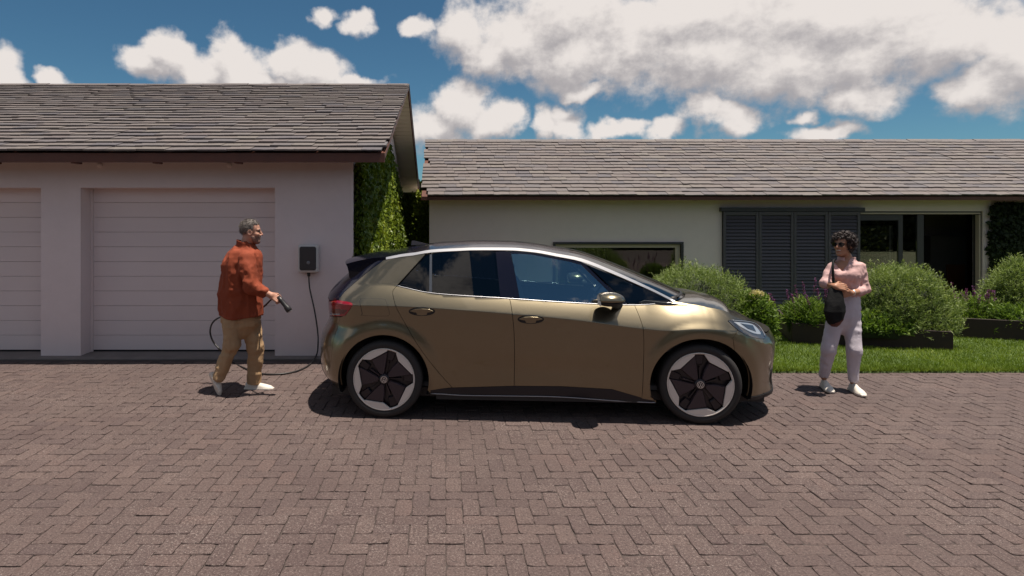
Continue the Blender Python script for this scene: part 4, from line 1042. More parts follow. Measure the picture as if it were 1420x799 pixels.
# --- wheels
def wheel(hx, sg, steer, R=0.350):
    wr = empty('wheel', (hx, sg*0.868, HUB_Z)); wr.parent = car; wr.rotation_euler = (0,0,steer)
    # local frame: outer face towards -y (mirrored for the far side)
    s_ = -sg
    ty = MB().lathe([(0.277,0.004*s_),(0.283,-0.004*s_),(0.292,-0.008*s_),(0.312,-0.010*s_),(0.330,-0.004*s_),(0.3405,0.008*s_),(0.3465,0.022*s_),(0.3495,0.04*s_),(R,0.105*s_),(0.3495,0.17*s_),(0.345,0.19*s_),(0.33,0.21*s_),(0.285,0.215*s_)], (0,0,0), 'y', 72)
    if s_ < 0: ty.f = [f[::-1] for f in ty.f]
    t_ = ty.build('tyre', M['tyre'], wr, True, False)
    gr = MB()
    for yy in (0.075,0.105,0.135): gr.lathe([(R+0.0006,(yy-0.004)*s_),(R+0.0006,(yy+0.004)*s_)], (0,0,0), 'y', 60)
    gr.build('tread_groove', M['car_black'], wr, True, False)
    rim = empty('rim'); rim.parent = wr
    def disc(r_in, r_out, y_in, y_out, n=72): return MB().lathe([(r_in,y_in*s_),(r_out,y_out*s_)], (0,0,0), 'y', n)
    fl = MB().lathe([(0.2775,0.02*s_),(0.2785,-0.004*s_),(0.2745,-0.009*s_),(0.268,-0.006*s_),(0.262,0.006*s_)], (0,0,0), 'y', 72); fl.build('rim_flange', M['rim_silver'], wr, True, False)
    disc(0.0,0.27,0.05,0.05,48).build('wheel_back', M['rim_black'], wr, False, False)
    # pinwheel star: five arms with flat tips; silver blades fill the segments between
    R0 = 0.267; yb, yf = 0.012*s_, -0.006*s_; a0 = 74 if hx < 0 else 91
    def pol(r, deg): return (r*math.cos(math.radians(deg)), r*math.sin(math.radians(deg)))
    def plate(poly, y_lo, y_hi, name, mat, bev=0.006):
        n = len(poly); cx_ = sum(p[0] for p in poly)/n; cy_ = sum(p[1] for p in poly)/n
        V = [(p[0],y_lo,p[1]) for p in poly]+[(p[0],y_hi+(y_lo-y_hi)*0.35,p[1]) for p in poly]
        for p in poly:
            d = math.hypot(p[0]-cx_, p[1]-cy_); k = max(0,1-bev/d); V.append((cx_+(p[0]-cx_)*k, y_hi, cy_+(p[1]-cy_)*k))
        Fc = [tuple(range(2*n,3*n))]+[(r*n+i, r*n+(i+1)%n, (r+1)*n+(i+1)%n, (r+1)*n+i) for r in (0,1) for i in range(n)]
        return MBq(name, V, Fc, mat, wr, False)
    for k in range(5):
        a = a0+72*k
        seg = [pol(R0*0.955, a+9.5), pol(R0*0.79, a+50.5), pol(R0*0.955, a+62.5)]
        arc_ = [pol(R0, a+64-(64-8.5)*i/10) for i in range(11)]
        plate(seg+arc_, yb, yf, 'blade', M['rim_silver'], 0.003)
        # facet panels of the star and the channel along each arm
        f1_ = [pol(0.040, a+30), pol(0.055, a+14), pol(R0*0.90, a+8.5), pol(R0*0.935, a+9.5), pol(R0*0.775, a+50), pol(0.13, a+54), pol(0.055,a+56)]
        plate(f1_, 0.034*s_, 0.003*s_, 'facet', M['rim_facet'], 0.008)
        tip = [pol(0.17, a-9), pol(0.17, a+9), pol(R0*0.97, a+8.5), pol(R0*0.985, a), pol(R0*0.97, a-8.5)]
        plate(tip, 0.045*s_, 0.022*s_, 'spoke_tip', M['rim_black'], 0.008)
        rib = [pol(0.05, a-5), pol(0.05, a+5), pol(0.15, a+2.2), pol(0.15, a-2.2)]
        plate(rib, 0.045*s_, 0.020*s_, 'spoke_rib', M['rim_facet'] if k%2 else M['rim_black'], 0.002)
    hubm = MB().lathe([(0.052,0.03*s_),(0.046,0.004*s_),(0.034,-0.004*s_),(0.0,-0.004*s_)], (0,0,0), 'y', 32); hubm.build('hub_cap', M['rim_black'], wr, True, False)
    em = MB(); yy = -0.006*s_
    em.lathe([(0.0305,yy),(0.0305,yy-0.002*s_),(0.0265,yy-0.002*s_),(0.0265,yy)], (0,0,0), 'y', 28)
    def bar(p, q_, w_=0.0042):
        d = Vector((q_[0]-p[0],0,q_[1]-p[1])); n_ = Vector((-d.z,0,d.x)).normalized()*w_/2; a_, c_ = Vector((p[0],yy-0.002*s_,p[1])), Vector((q_[0],yy-0.002*s_,q_[1]))
        em.add([a_+n_,a_-n_,c_-n_,c_+n_], [(0,1,2,3)])
    bar((-0.0115,0.0235),(0,0.0025)); bar((0,0.0025),(0.0115,0.0235))
    bar((-0.0215,0.0150),(-0.0105,-0.0235)); bar((-0.0105,-0.0235),(0,-0.0015)); bar((0,-0.0015),(0.0105,-0.0235)); bar((0.0105,-0.0235),(0.0215,0.0150))
    em.build('emblem', M['chrome'], wr, False, False)
    bpy.data.objects.remove(rim)
    return wr
STEER = -math.radians(6)
wheel(HUB_R, -1, 0); wheel(HUB_F, -1, STEER); wheel(HUB_R, 1, 0); wheel(HUB_F, 1, STEER)

# --- door handles
for (hx_, hy_) in ((585,432),(736,443)):
    def E(rx, ry, dx=0, dy=0, n=20): return pxs(*[(hx_+dx+rx*math.cos(2*PI*k/n), hy_+dy+ry*math.sin(2*PI*k/n)) for k in range(n)])
    panel('handle_shade_patch', E(18.5,6.2), M['car_black'], h=0.012, off=0.0012, rim=0)  # flat black patch painted in for the shade of the recess
    panel('handle_lit_tab', pxs(*[(hx_-8+16*k/8, hy_+0.8) for k in range(9)], (hx_+6.5,hy_+4.6), (hx_,hy_+5.4), (hx_-6.5,hy_+4.6)), M['paint'], h=0.012, off=0.003, rim=0.003)  # raised tab in body paint, standing in for the sunlit cup
    hb = panel('door_handle', pxs((hx_-16.5,hy_-0.8),(hx_-10,hy_-3.4),(hx_,hy_-4.0),(hx_+10,hy_-3.4),(hx_+16.5,hy_-0.6),(hx_+10,hy_+0.9),(hx_,hy_+1.2),(hx_-10,hy_+0.8)), M['paint'], h=0.01, off=0.014, rim=0.013)

# ------------------------------------------------------------------ sculpted meshes: signed-distance shapes meshed by surface nets
def surface_nets(fn, lo, hi, h):
    lo = np.array(lo, float); hi = np.array(hi, float); n = np.ceil((hi-lo)/h).astype(int)+1
    ax_ = [lo[i]+h*np.arange(n[i]) for i in range(3)]
    Xg = np.stack(np.meshgrid(*ax_, indexing='ij'), -1)
    D = fn(Xg.reshape(-1,3)).reshape(n).astype(np.float64)
    S_ = D < 0
    c = [S_[i:n[0]-1+i, j:n[1]-1+j, k:n[2]-1+k] for i in (0,1) for j in (0,1) for k in (0,1)]
    cnt = sum(x.astype(int) for x in c); cells = np.argwhere((cnt > 0) & (cnt < 8))
    ids = -np.ones(tuple(n-1), int); ids[tuple(cells.T)] = np.arange(len(cells))
    acc = np.zeros((len(cells),3)); num = np.zeros(len(cells)); cor = np.array([(i,j,k) for i in (0,1) for j in (0,1) for k in (0,1)])
    for a in range(8):
        for b_ in range(a+1, 8):
            if np.abs(cor[a]-cor[b_]).sum() != 1: continue
            ia = cells+cor[a]; ib = cells+cor[b_]; da = D[tuple(ia.T)]; db = D[tuple(ib.T)]; m = (da < 0) != (db < 0)
            t = np.where(m, da/np.where(np.abs(da-db) < 1e-12, 1, da-db), 0)[:,None]
            acc += np.where(m[:,None], ia+(ib-ia)*t, 0); num += m
    V = lo+h*acc/num[:,None]; Fq = []
    for ax in range(3):
        o1, o2 = [(1,2),(2,0),(0,1)][ax]
        sl0 = [slice(None)]*3; sl1 = [slice(None)]*3; sl0[ax] = slice(0,-1); sl1[ax] = slice(1,None)
        ch = np.argwhere(S_[tuple(sl0)] != S_[tuple(sl1)])
        ch = ch[(ch[:,o1] > 0) & (ch[:,o2] > 0) & (ch[:,o1] < n[o1]-1) & (ch[:,o2] < n[o2]-1)]
        if not len(ch): continue
        def cid(d1, d2):
            q = ch.copy(); q[:,o1] -= d1; q[:,o2] -= d2; return ids[tuple(q.T)]
        q = np.stack([cid(1,1), cid(0,1), cid(0,0), cid(1,0)], 1); fl = S_[tuple(ch.T)]
        q[~fl] = q[~fl][:,::-1]; Fq.append(q)
    return V, np.concatenate(Fq)
def smin(a, b_, k):
    h_ = np.clip(0.5+0.5*(b_-a)/k, 0, 1); return b_+(a-b_)*h_-k*h_*(1-h_)
def smax(a, b_, k): return -smin(-a, -b_, k)
def cone(p, a, b_, ra, rb):
    a = np.array(a, float); b_ = np.array(b_, float); d = b_-a; t = np.clip(((p-a)@d)/(d@d), 0, 1); return np.linalg.norm(p-a-t[:,None]*d, axis=1)-(ra+(rb-ra)*t)
def ell(p, c, r, R=None):
    q = p-np.array(c, float)
    if R is not None: q = q@R
    r = np.array(r, float); k0 = np.linalg.norm(q/r, axis=1); k1 = np.linalg.norm(q/(r*r), axis=1); return k0*(k0-1)/np.maximum(k1, 1e-9)
def rbx(p, c, hs, r, R=None):
    q = p-np.array(c, float)
    if R is not None: q = q@R
    q = np.abs(q)-np.array(hs)+r; return np.linalg.norm(np.maximum(q,0), axis=1)+np.minimum(q.max(axis=1),0)-r
def stack_tube(p, rows):
    """rows: (z, cx, cy, a, b) elliptical sections"""
    r = np.array(sorted(rows)); z = np.clip(p[:,2], r[0,0], r[-1,0]); f = lambda k: np.interp(z, r[:,0], r[:,k])
    a, b_ = f(3), f(4); x = p[:,0]-f(1); y = p[:,1]-f(2); k = np.sqrt((x/a)**2+(y/b_)**2)
    d = (k-1)*np.minimum(a, b_); dz = np.maximum(r[0,0]-p[:,2], p[:,2]-r[-1,0]); return np.maximum(d, dz)
_LAT = np.random.default_rng(3).random((32,32,32))
def vnoise(p, sc):
    q = p*np.array(sc); i = np.floor(q).astype(int); f = q-i; f = f*f*(3-2*f); r = 0
    for a in (0,1):
        for b_ in (0,1):
            for c in (0,1):
                wgt = (f[:,0] if a else 1-f[:,0])*(f[:,1] if b_ else 1-f[:,1])*(f[:,2] if c else 1-f[:,2])
                r = r+wgt*_LAT[(i[:,0]+a)%32,(i[:,1]+b_)%32,(i[:,2]+c)%32]
    return r-0.5
def folds(p, amp, sc):
    n = vnoise(p, sc); n2 = vnoise(p+7.3, np.array(sc)*2.1); return amp*(np.abs(n)*2-0.45)+amp*0.45*(np.abs(n2)*2-0.45)
def frame(fwd, up=(0,0,1)):
    f = np.array(fwd, float); f /= np.linalg.norm(f); u = np.array(up, float); l = np.cross(u, f); l /= np.linalg.norm(l); u = np.cross(f, l); return np.stack([f, l, u], 1)
def sculpt(name, fn, lo, hi, h, mat, parent, local=False, smooth=True):
    V_, F_ = surface_nets(fn, lo, hi, h)
    return pydata(name, V_.tolist(), F_.tolist(), mat, parent, smooth, not local)
def A(v): return np.array(v, float)

# --- door mirrors of the car (car-local coordinates)
def mirror_fn(p):
    d = ell(p, (0.655,-0.965,1.045), (0.105,0.098,0.054)); d = smax(d, -(p[:,0]-0.582), 0.012); d = smax(d, 1.037-p[:,2], 0.006); return d
def mirror_low(p):
    d = ell(p, (0.655,-0.965,1.042), (0.098,0.092,0.042)); d = smax(d, -(p[:,0]-0.586), 0.010); d = smax(d, p[:,2]-1.034, 0.004)
    return smin(d, cone(p, (0.70,-0.93,1.012), (0.76,-0.80,0.985), 0.026, 0.032), 0.03)
mp = px2sz(845, 415); mx0 = XT(841, 416, 5.19)[0]-0.650; mz0 = XT(841,416,5.19)[1]-1.050
for nm, fn_, mt_ in (('mirror_cap', mirror_fn, M['paint']), ('mirror_base', mirror_low, M['car_black'])):
    V_, F_ = surface_nets(fn_, (0.54,-1.12,0.93), (0.82,-0.74,1.16), 0.006)
    V_ = (V_-np.array([0.70,-0.86,1.02]))*1.28+np.array([0.70,-0.86,1.02])+np.array([mx0+0.03, 0.06, mz0+0.0])
    pydata(nm, V_.tolist(), F_.tolist(), mt_, car, True, False); V2 = V_*np.array([1,-1,1]); pydata(nm, V2.tolist(), F_[:,::-1].tolist(), mt_, car, True, False)
for sg in (1,-1):
    MB().prism([(-1.06*sg,1.01),(-0.92*sg,1.01),(-0.93*sg,1.085),(-1.05*sg,1.08)], 'x', 0.580+mx0, 0.583+mx0).build('mirror_glass', M['chrome'], car, False, False).location = (0.004, 0.045*sg, mz0-0.004)

# ------------------------------------------------------------------ people
def skin_extra(b, p, co, col): p.inputs['Subsurface Weight'].default_value = 0.12; p.inputs['Subsurface Radius'].default_value = (0.6,0.2,0.1); p.inputs['Subsurface Scale'].default_value = 0.01
M['skin_a'] = material('skin', (0.50,0.26,0.18), 0.55, var=(30.0,0.3,(0.42,0.19,0.13)), extra=skin_extra)
M['skin_b'] = material('skin_tan', (0.43,0.215,0.13), 0.5, var=(30.0,0.25,(0.36,0.16,0.10)), extra=skin_extra)
M['hair_grey'] = material('hair_grey', (0.22,0.19,0.17), 0.7, var=(90.0,0.7,(0.09,0.07,0.06)), bump=(180.0,0.9,0.01))
M['hair_dark'] = material('hair_dark', (0.022,0.012,0.010), 0.45, var=(60.0,0.6,(0.045,0.022,0.017)), bump=(140.0,0.8,0.01))
M['rust_shirt'] = material('rust_shirt', (0.26,0.046,0.014), 0.85, var=(8.0,0.35,(0.20,0.034,0.011)), bump=(260.0,0.2,0.002))
M['khaki'] = material('khaki', (0.42,0.27,0.145), 0.85, var=(9.0,0.3,(0.36,0.225,0.12)), bump=(280.0,0.2,0.002))
M['pink'] = material('pink_shirt', (0.62,0.39,0.37), 0.8, var=(10.0,0.25,(0.56,0.335,0.32)), bump=(280.0,0.15,0.002))
M['lilac'] = material('lilac_trousers', (0.60,0.54,0.59), 0.8, var=(7.0,0.3,(0.54,0.48,0.53)), bump=(260.0,0.2,0.002))
M['shoe'] = material('shoe_white', (0.72,0.66,0.58), 0.6, var=(14.0,0.3,(0.62,0.55,0.47)))
M['bag'] = material('bag_black', (0.003,0.003,0.0035), 0.75, spec=0.25, bump=(60.0,0.4,0.006))
M['bag_red'] = material('bag_red_reflection', (0.11,0.020,0.010), 0.6, var=(22.0,0.95,(0.012,0.009,0.009)))  # reddish reflection on the black bag, put into the colour
M['lens'] = material('sunglass_lens', (0.012,0.008,0.008), 0.1, coat=1.0)
M['lips'] = material('lips', (0.34,0.10,0.09), 0.5)
M['teeth'] = material('teeth', (0.7,0.66,0.6), 0.4)
M['eye'] = material('eye_dark', (0.03,0.02,0.018), 0.3)

def head_sdf(q, fem=False):
    """q in head frame: x forward, y left, z up"""
    k = 0.96 if fem else 1.0; q = q/k
    ay = np.stack([q[:,0], np.abs(q[:,1]), q[:,2]], 1)
    d = ell(q, (-0.010,0,0.036), (0.098,0.076,0.086))
    d = smin(d, ell(q, (0.034,0,-0.040), (0.060,0.056 if not fem else 0.053,0.074)), 0.03)
    d = smin(d, cone(ay, (0.000,0.048,-0.052), (0.062,0.016,-0.100), 0.020, 0.018), 0.03)
    d = smin(d, ell(q, (0.074,0,-0.100), (0.020,0.022,0.018)), 0.02)
    d = smin(d, cone(ay, (0.083,0.012,0.028), (0.070,0.046,0.026), 0.010, 0.009), 0.012)
    d = smin(d, ell(ay, (0.062,0.040,-0.022), (0.024,0.020,0.018)), 0.02)
    d = smax(d, -ell(ay, (0.096,0.031,0.006), (0.014,0.016,0.010)), 0.012)
    d = smin(d, cone(q, (0.090,0,0.016), (0.112,0,-0.024), 0.008, 0.011), 0.010)
    d = smin(d, ell(ay, (0.098,0.012,-0.030), (0.011,0.008,0.007)), 0.006)
    d = smin(d, cone(ay, (0.094,0.0,-0.050), (0.078,0.024,-0.052), 0.007, 0.004), 0.008)
    d = smin(d, cone(ay, (0.091,0.0,-0.064), (0.078,0.020,-0.060), 0.008, 0.004), 0.008)
    d = smax(d, -cone(ay, (0.102,0.0,-0.057), (0.083,0.024,-0.055), 0.0035, 0.0025), 0.004)
    e_ = ell(ay, (-0.006,0.079,-0.006), (0.028,0.010,0.034)); e_ = smax(e_, -ell(ay, (-0.002,0.090,-0.004), (0.015,0.010,0.020)), 0.006)
    d = smin(d, e_, 0.006)
    return d*k
def hand_prims(wr, dirv, palm_n, side, curl=(0.6,0.8,0.6), L=0.185, spread=0.0, thumb=(0.6,0.5)):
    """cones of a hand: dirv along the palm, palm_n the way the palm faces, side the thumb side"""
    d = A(dirv)/np.linalg.norm(dirv); n = A(palm_n); n = n-d*(n@d); n /= np.linalg.norm(n); s_ = A(side); s_ = s_-d*(s_@d)-n*(s_@n); s_ /= np.linalg.norm(s_)
    w_ = A(wr); pr = []
    for k in (-0.030,-0.010,0.010,0.030): pr.append((w_+d*0.012+s_*k*0.6, w_+d*0.085+s_*k, 0.015, 0.012))
    ln = (0.074,0.083,0.078,0.060)
    for i, k in enumerate((0.030,0.010,-0.010,-0.030)):
        p = w_+d*(0.088-0.008*abs(i-1)*0.6)+s_*k; an = 0.0; seg = (0.46,0.30,0.24)
        for j in range(3):
            an += curl[j]; q = p+(d*math.cos(an)+n*math.sin(an)+s_*spread*(1.5-i)*0.1)*ln[i]*seg[j]; pr.append((p, q, 0.0092-0.0008*j, 0.0085-0.0009*j)); p = q
    p = w_+d*0.022+s_*0.030; q = p+(d*0.7+s_*0.62+n*thumb[0])*0.040; r = q+(d*0.85+s_*0.1+n*thumb[1])*0.032; t = r+(d*0.8-s_*0.1+n*thumb[1])*0.024
    pr += [(p, q, 0.013, 0.011), (q, r, 0.0105, 0.0095), (r, t, 0.0095, 0.008)]
    return pr
def union(p, pr, k=0.006):
    d = None
    for (a, b_, ra, rb) in pr:
        e_ = cone(p, a, b_, ra, rb); d = e_ if d is None else smin(d, e_, k)
    return d
def bounds(pts, m): pts = np.array(pts); return pts.min(0)-m, pts.max(0)+m
def multi_mesh(name, chunks, mat, parent):
    """one mesh out of several sculpted chunks that overlap inside the clothes"""
    V = []; Fc = []; o = 0
    for fn, lo, hi, h in chunks:
        v, f = surface_nets(fn, lo, hi, h); V.append(v); Fc.append(f+o); o += len(v)
    return pydata(name, np.concatenate(V).tolist(), np.concatenate(Fc).tolist(), mat, parent, True)
def shoe(p, heel, toe, up, w_=0.046):
    h_ = A(heel); t = A(toe); ax = t-h_; L = np.linalg.norm(ax); ax /= L; u = A(up); u = u-ax*(u@ax); u /= np.linalg.norm(u); s_ = np.cross(u, ax)
    q = p-h_; X = q@ax; Z = q@u; Yq = q@s_
    R = np.stack([X, Yq, Z], 1)
    wid = np.interp(X/L, [0,0.25,0.5,0.72,0.9,1.0], [0.030,0.034,0.036,0.046,0.040,0.022])*w_/0.046
    prof = np.interp(X/L, [-0.05,0.0,0.15,0.32,0.5,0.75,0.95,1.03], [0.05,0.078,0.090,0.088,0.072,0.056,0.040,0.018])
    k = np.sqrt((Yq/wid)**2+(np.maximum(Z-0.02,0)/np.maximum(prof-0.02,0.005))**2)
    d = (k-1)*np.minimum(wid, 0.05); d = smax(d, -Z, 0.004)
    d = smax(d, np.maximum(-X-0.012, X-L-0.006), 0.02)
    sole = np.maximum(np.maximum(np.abs(Yq)-wid-0.003, np.abs(Z-0.011)-0.011), np.maximum(-X-0.016, X-L-0.010))
    return smin(d, sole, 0.004)
def shoe_obj(heel, toe, up, parent):
    lo, hi = bounds([heel, toe], 0.12); sculpt('shoe', lambda p: shoe(p, heel, toe, up), lo, hi, 0.006, M['shoe'], parent)

# --- the man
MY = 6.20
man = empty('person', P(334, 541, MY)); man.location.z = 0
tag(man, 'man in rust overshirt and khaki trousers walking with a charging plug', 'person')
HC = A(P(348.0, 321.8, MY)); HF = frame((0.97,0.22,-0.04))
sh_r = A(P(341,358.5,MY-0.15)); el_r = A(P(347.5,396,MY-0.20)); wr_r = A(P(375.5,409.5,MY-0.17))
sh_l = A(P(339,358,MY+0.17)); el_l = A(P(346,396,MY+0.21)); wr_l = A(P(356,412,MY+0.15))
cuff_r = el_r+(wr_r-el_r)*0.62
hd = wr_r-el_r; hd = hd/np.linalg.norm(hd)+A((0.1,0,-0.12)); hp = hand_prims(wr_r, hd, (-0.15,0.75,-0.5), (0.25,0.35,0.9), (0.75,0.95,0.7), thumb=(0.7,0.6))
hl = hand_prims(wr_l, (0.3,0,-1), (-0.6,-0.3,0), (0.7,0,0.2), (0.3,0.4,0.3))
nk = HC+HF@A((-0.055,0,-0.16)); rk = A(P(321.5,477,6.12)); ra = A(P(303,524,6.10)); lk = A(P(355,482,6.28)); la = A(P(352.5,529,6.30)); rh_ = A(P(323,446,6.14)); lh_ = A(P(346,446,6.26)); pel = (rh_+lh_)/2
def man_head(p):
    q = (p-HC)@HF; d = head_sdf(q); return smin(d, cone(p, HC+HF@A((-0.022,0,-0.05)), nk, 0.055, 0.056), 0.03)
def man_arm(p): return smin(union(p, hp), cone(p, el_r, wr_r, 0.043, 0.030), 0.02)
def man_arm_l(p): return smin(union(p, hl), cone(p, el_l, wr_l, 0.043, 0.030), 0.02)
def man_core(p):
    d = smin(cone(p, nk-A((0,0,0.12)), pel, 0.09, 0.10), cone(p, nk, nk-A((0,0,0.15)), 0.05, 0.06), 0.02)
    for a_, b_, r1, r2 in ((sh_r,el_r,0.05,0.043),(sh_l,el_l,0.05,0.043),(nk-A((0,0,0.09)),sh_r-A((0,0,0.03)),0.035,0.035),(nk-A((0,0,0.09)),sh_l-A((0,0,0.03)),0.035,0.035),(rh_,rk,0.07,0.05),(rk,ra,0.05,0.035),(lh_,lk,0.07,0.05),(lk,la,0.05,0.035)): d = smin(d, cone(p, a_, b_, r1, r2), 0.03)
    return d
lo_h, hi_h = HC-0.17, HC+0.17; lo_h[2] -= 0.06
lo_a, hi_a = bounds([el_r, wr_r]+[q[1] for q in hp], 0.06); lo_b, hi_b = bounds([el_l, wr_l]+[q[1] for q in hl], 0.06)
lo_c, hi_c = bounds([nk, sh_r, sh_l, el_r, el_l, ra, la], 0.12)
multi_mesh('body', [(man_head,lo_h,hi_h,0.0045), (man_arm,lo_a,hi_a,0.0045), (man_arm_l,lo_b,hi_b,0.006), (man_core,lo_c,hi_c,0.016)], M['skin_a'], man)
def man_hair(p):
    q = (p-HC)@HF; d = ell(q, (-0.012,0,0.040), (0.103,0.0815,0.092))+0.010*vnoise(p,(70,70,70))+0.006*vnoise(p+3.1,(170,170,170))
    x, y, z = q.T; keep = np.minimum(np.minimum(np.maximum(0.078-z, x-0.088), np.maximum(x-0.028, 0.020-z)), np.maximum(x+0.022, -0.062-z)); return smax(d, keep, 0.008)
sculpt('hair', man_hair, HC-0.14, HC+0.15, 0.0045, M['hair_grey'], man)
def beard(p):
    q = (p-HC)@HF; x, y, z = q.T; d = head_sdf(q)-0.0022; keep = np.maximum(z+0.040-0.25*(x-0.05)*0, -x+0.012); lips = np.linalg.norm((q-A((0.095,0,-0.057)))/A((1,2.4,1)),axis=1)-0.011; return np.maximum(np.maximum(d, keep), -lips)
M['stubble'] = material('stubble', (0.27,0.15,0.11), 0.8, var=(120.0,0.8,(0.16,0.09,0.07)))
sculpt('beard', beard, HC-0.14, HC+0.14, 0.0045, M['stubble'], man)
for sg in (-1,1):
    c_ = HC+HF@A((0.083,sg*0.031,0.006)); MB().lathe([(0.0,-0.009),(0.006,-0.007),(0.009,0),(0.006,0.007),(0.0,0.009)], c_, 'z', 8).build('eye', M['eye'], man, True)
    MB().tube([HC+HF@A((0.092,sg*0.014,0.027)), HC+HF@A((0.088,sg*0.032,0.031)), HC+HF@A((0.074,sg*0.048,0.026))], 0.004, 6).build('eyebrow', M['hair_grey'], man, True)
def tufts(fn, lo, hi, n, L, wd, mat, parent, seed, back, keep=None):
    """loose strands standing off the hair"""
    rng = np.random.default_rng(seed); v, f = surface_nets(fn, lo, hi, 0.008); e = 0.004
    p = v[rng.integers(0, len(v), n)]+rng.normal(0,0.003,(n,3)); g = np.stack([fn(p+np.eye(3)[k]*e)-fn(p-np.eye(3)[k]*e) for k in range(3)],1); g /= np.maximum(np.linalg.norm(g,axis=1,keepdims=True),1e-9)
    d = g*0.6+np.array(back)*0.7+rng.normal(0,0.45,(n,3)); d /= np.linalg.norm(d,axis=1,keepdims=True); s_ = np.cross(d, rng.normal(0,1,(n,3))); s_ /= np.linalg.norm(s_,axis=1,keepdims=True)
    l = L*(0.5+rng.random((n,1))); V = np.stack([p-s_*wd, p+s_*wd, p+d*l*0.6+g*0.003, p+d*l-g*0.002],1).reshape(-1,3); i = np.arange(n)*4
    return pydata('hair', V.tolist(), np.concatenate([np.stack([i,i+1,i+2],1), np.stack([i,i+2,i+3],1)]).tolist(), mat, parent)
tufts(man_hair, HC-0.14, HC+0.15, 2600, 0.013, 0.0012, M['hair_grey'], man, 61, HF@A((-0.6,0,-0.2)))
def rowsP(tab_, Y): 
    out = []
    for (py, cx, hw, by, dy) in tab_:
        c_ = P(cx, py, Y+dy); out.append((c_.z, c_.x, Y+dy, hw*(Y+dy)/F, by))
    return out
man_rows = rowsP([(337,342,9.5,0.070,0.02),(341,340.5,12.5,0.088,0.015),(345,339,16.5,0.11,0.01),(350,337.5,21,0.14,0.0),(356,337,24,0.16,0.0),(366,336.5,26,0.175,0.0),(382,335.8,27.3,0.17,0.0),(405,335.2,28.5,0.165,0.0),(425,334.8,29.2,0.165,0.0),(440,334.8,29.6,0.168,0.0)], MY)
def man_shirt(p):
    d = stack_tube(p, man_rows)
    for (s0, e0, c0_) in ((sh_r,el_r,cuff_r),(sh_l,el_l,el_l+(wr_l-el_l)*0.7)):
        a_ = smin(cone(p, s0, e0, 0.074, 0.066), cone(p, e0, c0_, 0.066, 0.050), 0.03); d = smin(d, a_, 0.014)
    d = d+folds(p, 0.030, (8,8,3.4))+folds(p+1.7, 0.014, (15,15,10))
    hem = P(334,438.5,MY).z+0.014*np.sin(p[:,0]*13+1)+0.012*vnoise(p,(14,14,1)); d = smax(d, hem-p[:,2], 0.008)
    ax = (c0_-el_l)
    co_ = np.abs(np.linalg.norm((p-nk-A((0.004,0,0.006)))[:,:2]*A((1.0,1.15)),axis=1)-0.078)-0.009; co_ = np.maximum(co_, np.abs(p[:,2]-(nk[2]+0.024)-0.30*(nk[0]-p[:,0]))-0.034)
    return smin(d, co_, 0.012)
lo_, hi_ = bounds([sh_r,sh_l,el_r,el_l,cuff_r,A(P(300,440,MY)),A(P(368,440,MY)),nk], 0.13)
sculpt('overshirt', man_shirt, lo_, hi_, 0.0085, M['rust_shirt'], man)
def trouser_leg(p, h0, k0, a0_, r0, r1, r2): return smin(cone(p, h0, k0, r0, r1), cone(p, k0, a0_, r1, r2), 0.03)
def man_trousers(p):
    d = stack_tube(p, rowsP([(430,334,22,0.12,0.0),(440,334,26,0.138,0.0),(450,334,24,0.125,0.0),(462,335,15,0.08,0.0),(470,336,4,0.03,0.0)], MY))
    d = smin(d, trouser_leg(p, rh_, rk, ra, 0.100, 0.072, 0.052), 0.03); d = smin(d, trouser_leg(p, lh_, lk, la, 0.098, 0.076, 0.062), 0.02)
    d = d+folds(p, 0.018, (10,10,4.5))+folds(p+4.1, 0.012, (12,12,17))
    cut_r = (ra-rk)/np.linalg.norm(ra-rk); cut_l = (la-lk)/np.linalg.norm(la-lk)
    near_r = (p-ra)@cut_r-0.03; near_l = (p-la)@cut_l-0.02
    left = np.linalg.norm((p-ra)[:,:2],axis=1) < np.linalg.norm((p-la)[:,:2],axis=1)
    return smax(d, np.where(left, near_r, near_l), 0.006)
lo_, hi_ = bounds([rh_+A((0,0,0.10)), lh_, ra, la, rk, lk], 0.14)
sculpt('trousers', man_trousers, lo_, hi_, 0.0085, M['khaki'], man)
shoe_obj(A(P(341.5,540.2,6.30)), A(P(378,540.5,6.28)), (0,0,1), man)
shoe_obj(A(P(290.5,520,6.09)), A(P(303.5,548.0,6.06)), (0.62,0.66,0.42), man)

# --- the woman
WYY = 6.25
wom = empty('person', P(1163, 541, WYY)); wom.location.z = 0
tag(wom, 'woman in pink blouse and lilac trousers holding a black shoulder bag', 'person')
HW = A(P(1169.5,339.5,WYY)); HFw = frame((-0.90,-0.43,-0.03))
nkw = A(P(1174,360.5,WYY+0.02))
s1 = A(P(1154,369,WYY)); e1w = A(P(1144,392.5,WYY-0.05)); w1 = A(P(1158,397.5,WYY-0.19))
s2 = A(P(1192.5,370.5,WYY+0.0)); e2w = A(P(1199,402,WYY-0.02)); w2 = A(P(1180,406.5,WYY-0.17))
h1 = hand_prims(w1, (0.95,-0.10,-0.05), (0.1,0.8,-0.4), (0.1,-0.3,0.9), (0.45,0.7,0.5), thumb=(0.4,0.5)); h2 = hand_prims(w2, (-0.95,-0.15,-0.10), (0.1,0.8,0.2), (0.0,-0.3,0.9), (0.5,0.7,0.5), thumb=(0.4,0.5))
k1w = A(P(1149.5,484,WYY-0.02)); a1w = A(P(1142.5,520,WYY+0.06)); k2w = A(P(1184.5,485,WYY-0.08)); a2w = A(P(1183,526,WYY-0.06)); hp1 = A(P(1160,437,WYY)); hp2 = A(P(1180,437,WYY)); pw = (hp1+hp2)/2
def w_head(p):
    q = (p-HW)@HFw; d = head_sdf(q, True); return smin(d, cone(p, HW+HFw@A((-0.018,0,-0.06)), nkw, 0.046, 0.052), 0.03)
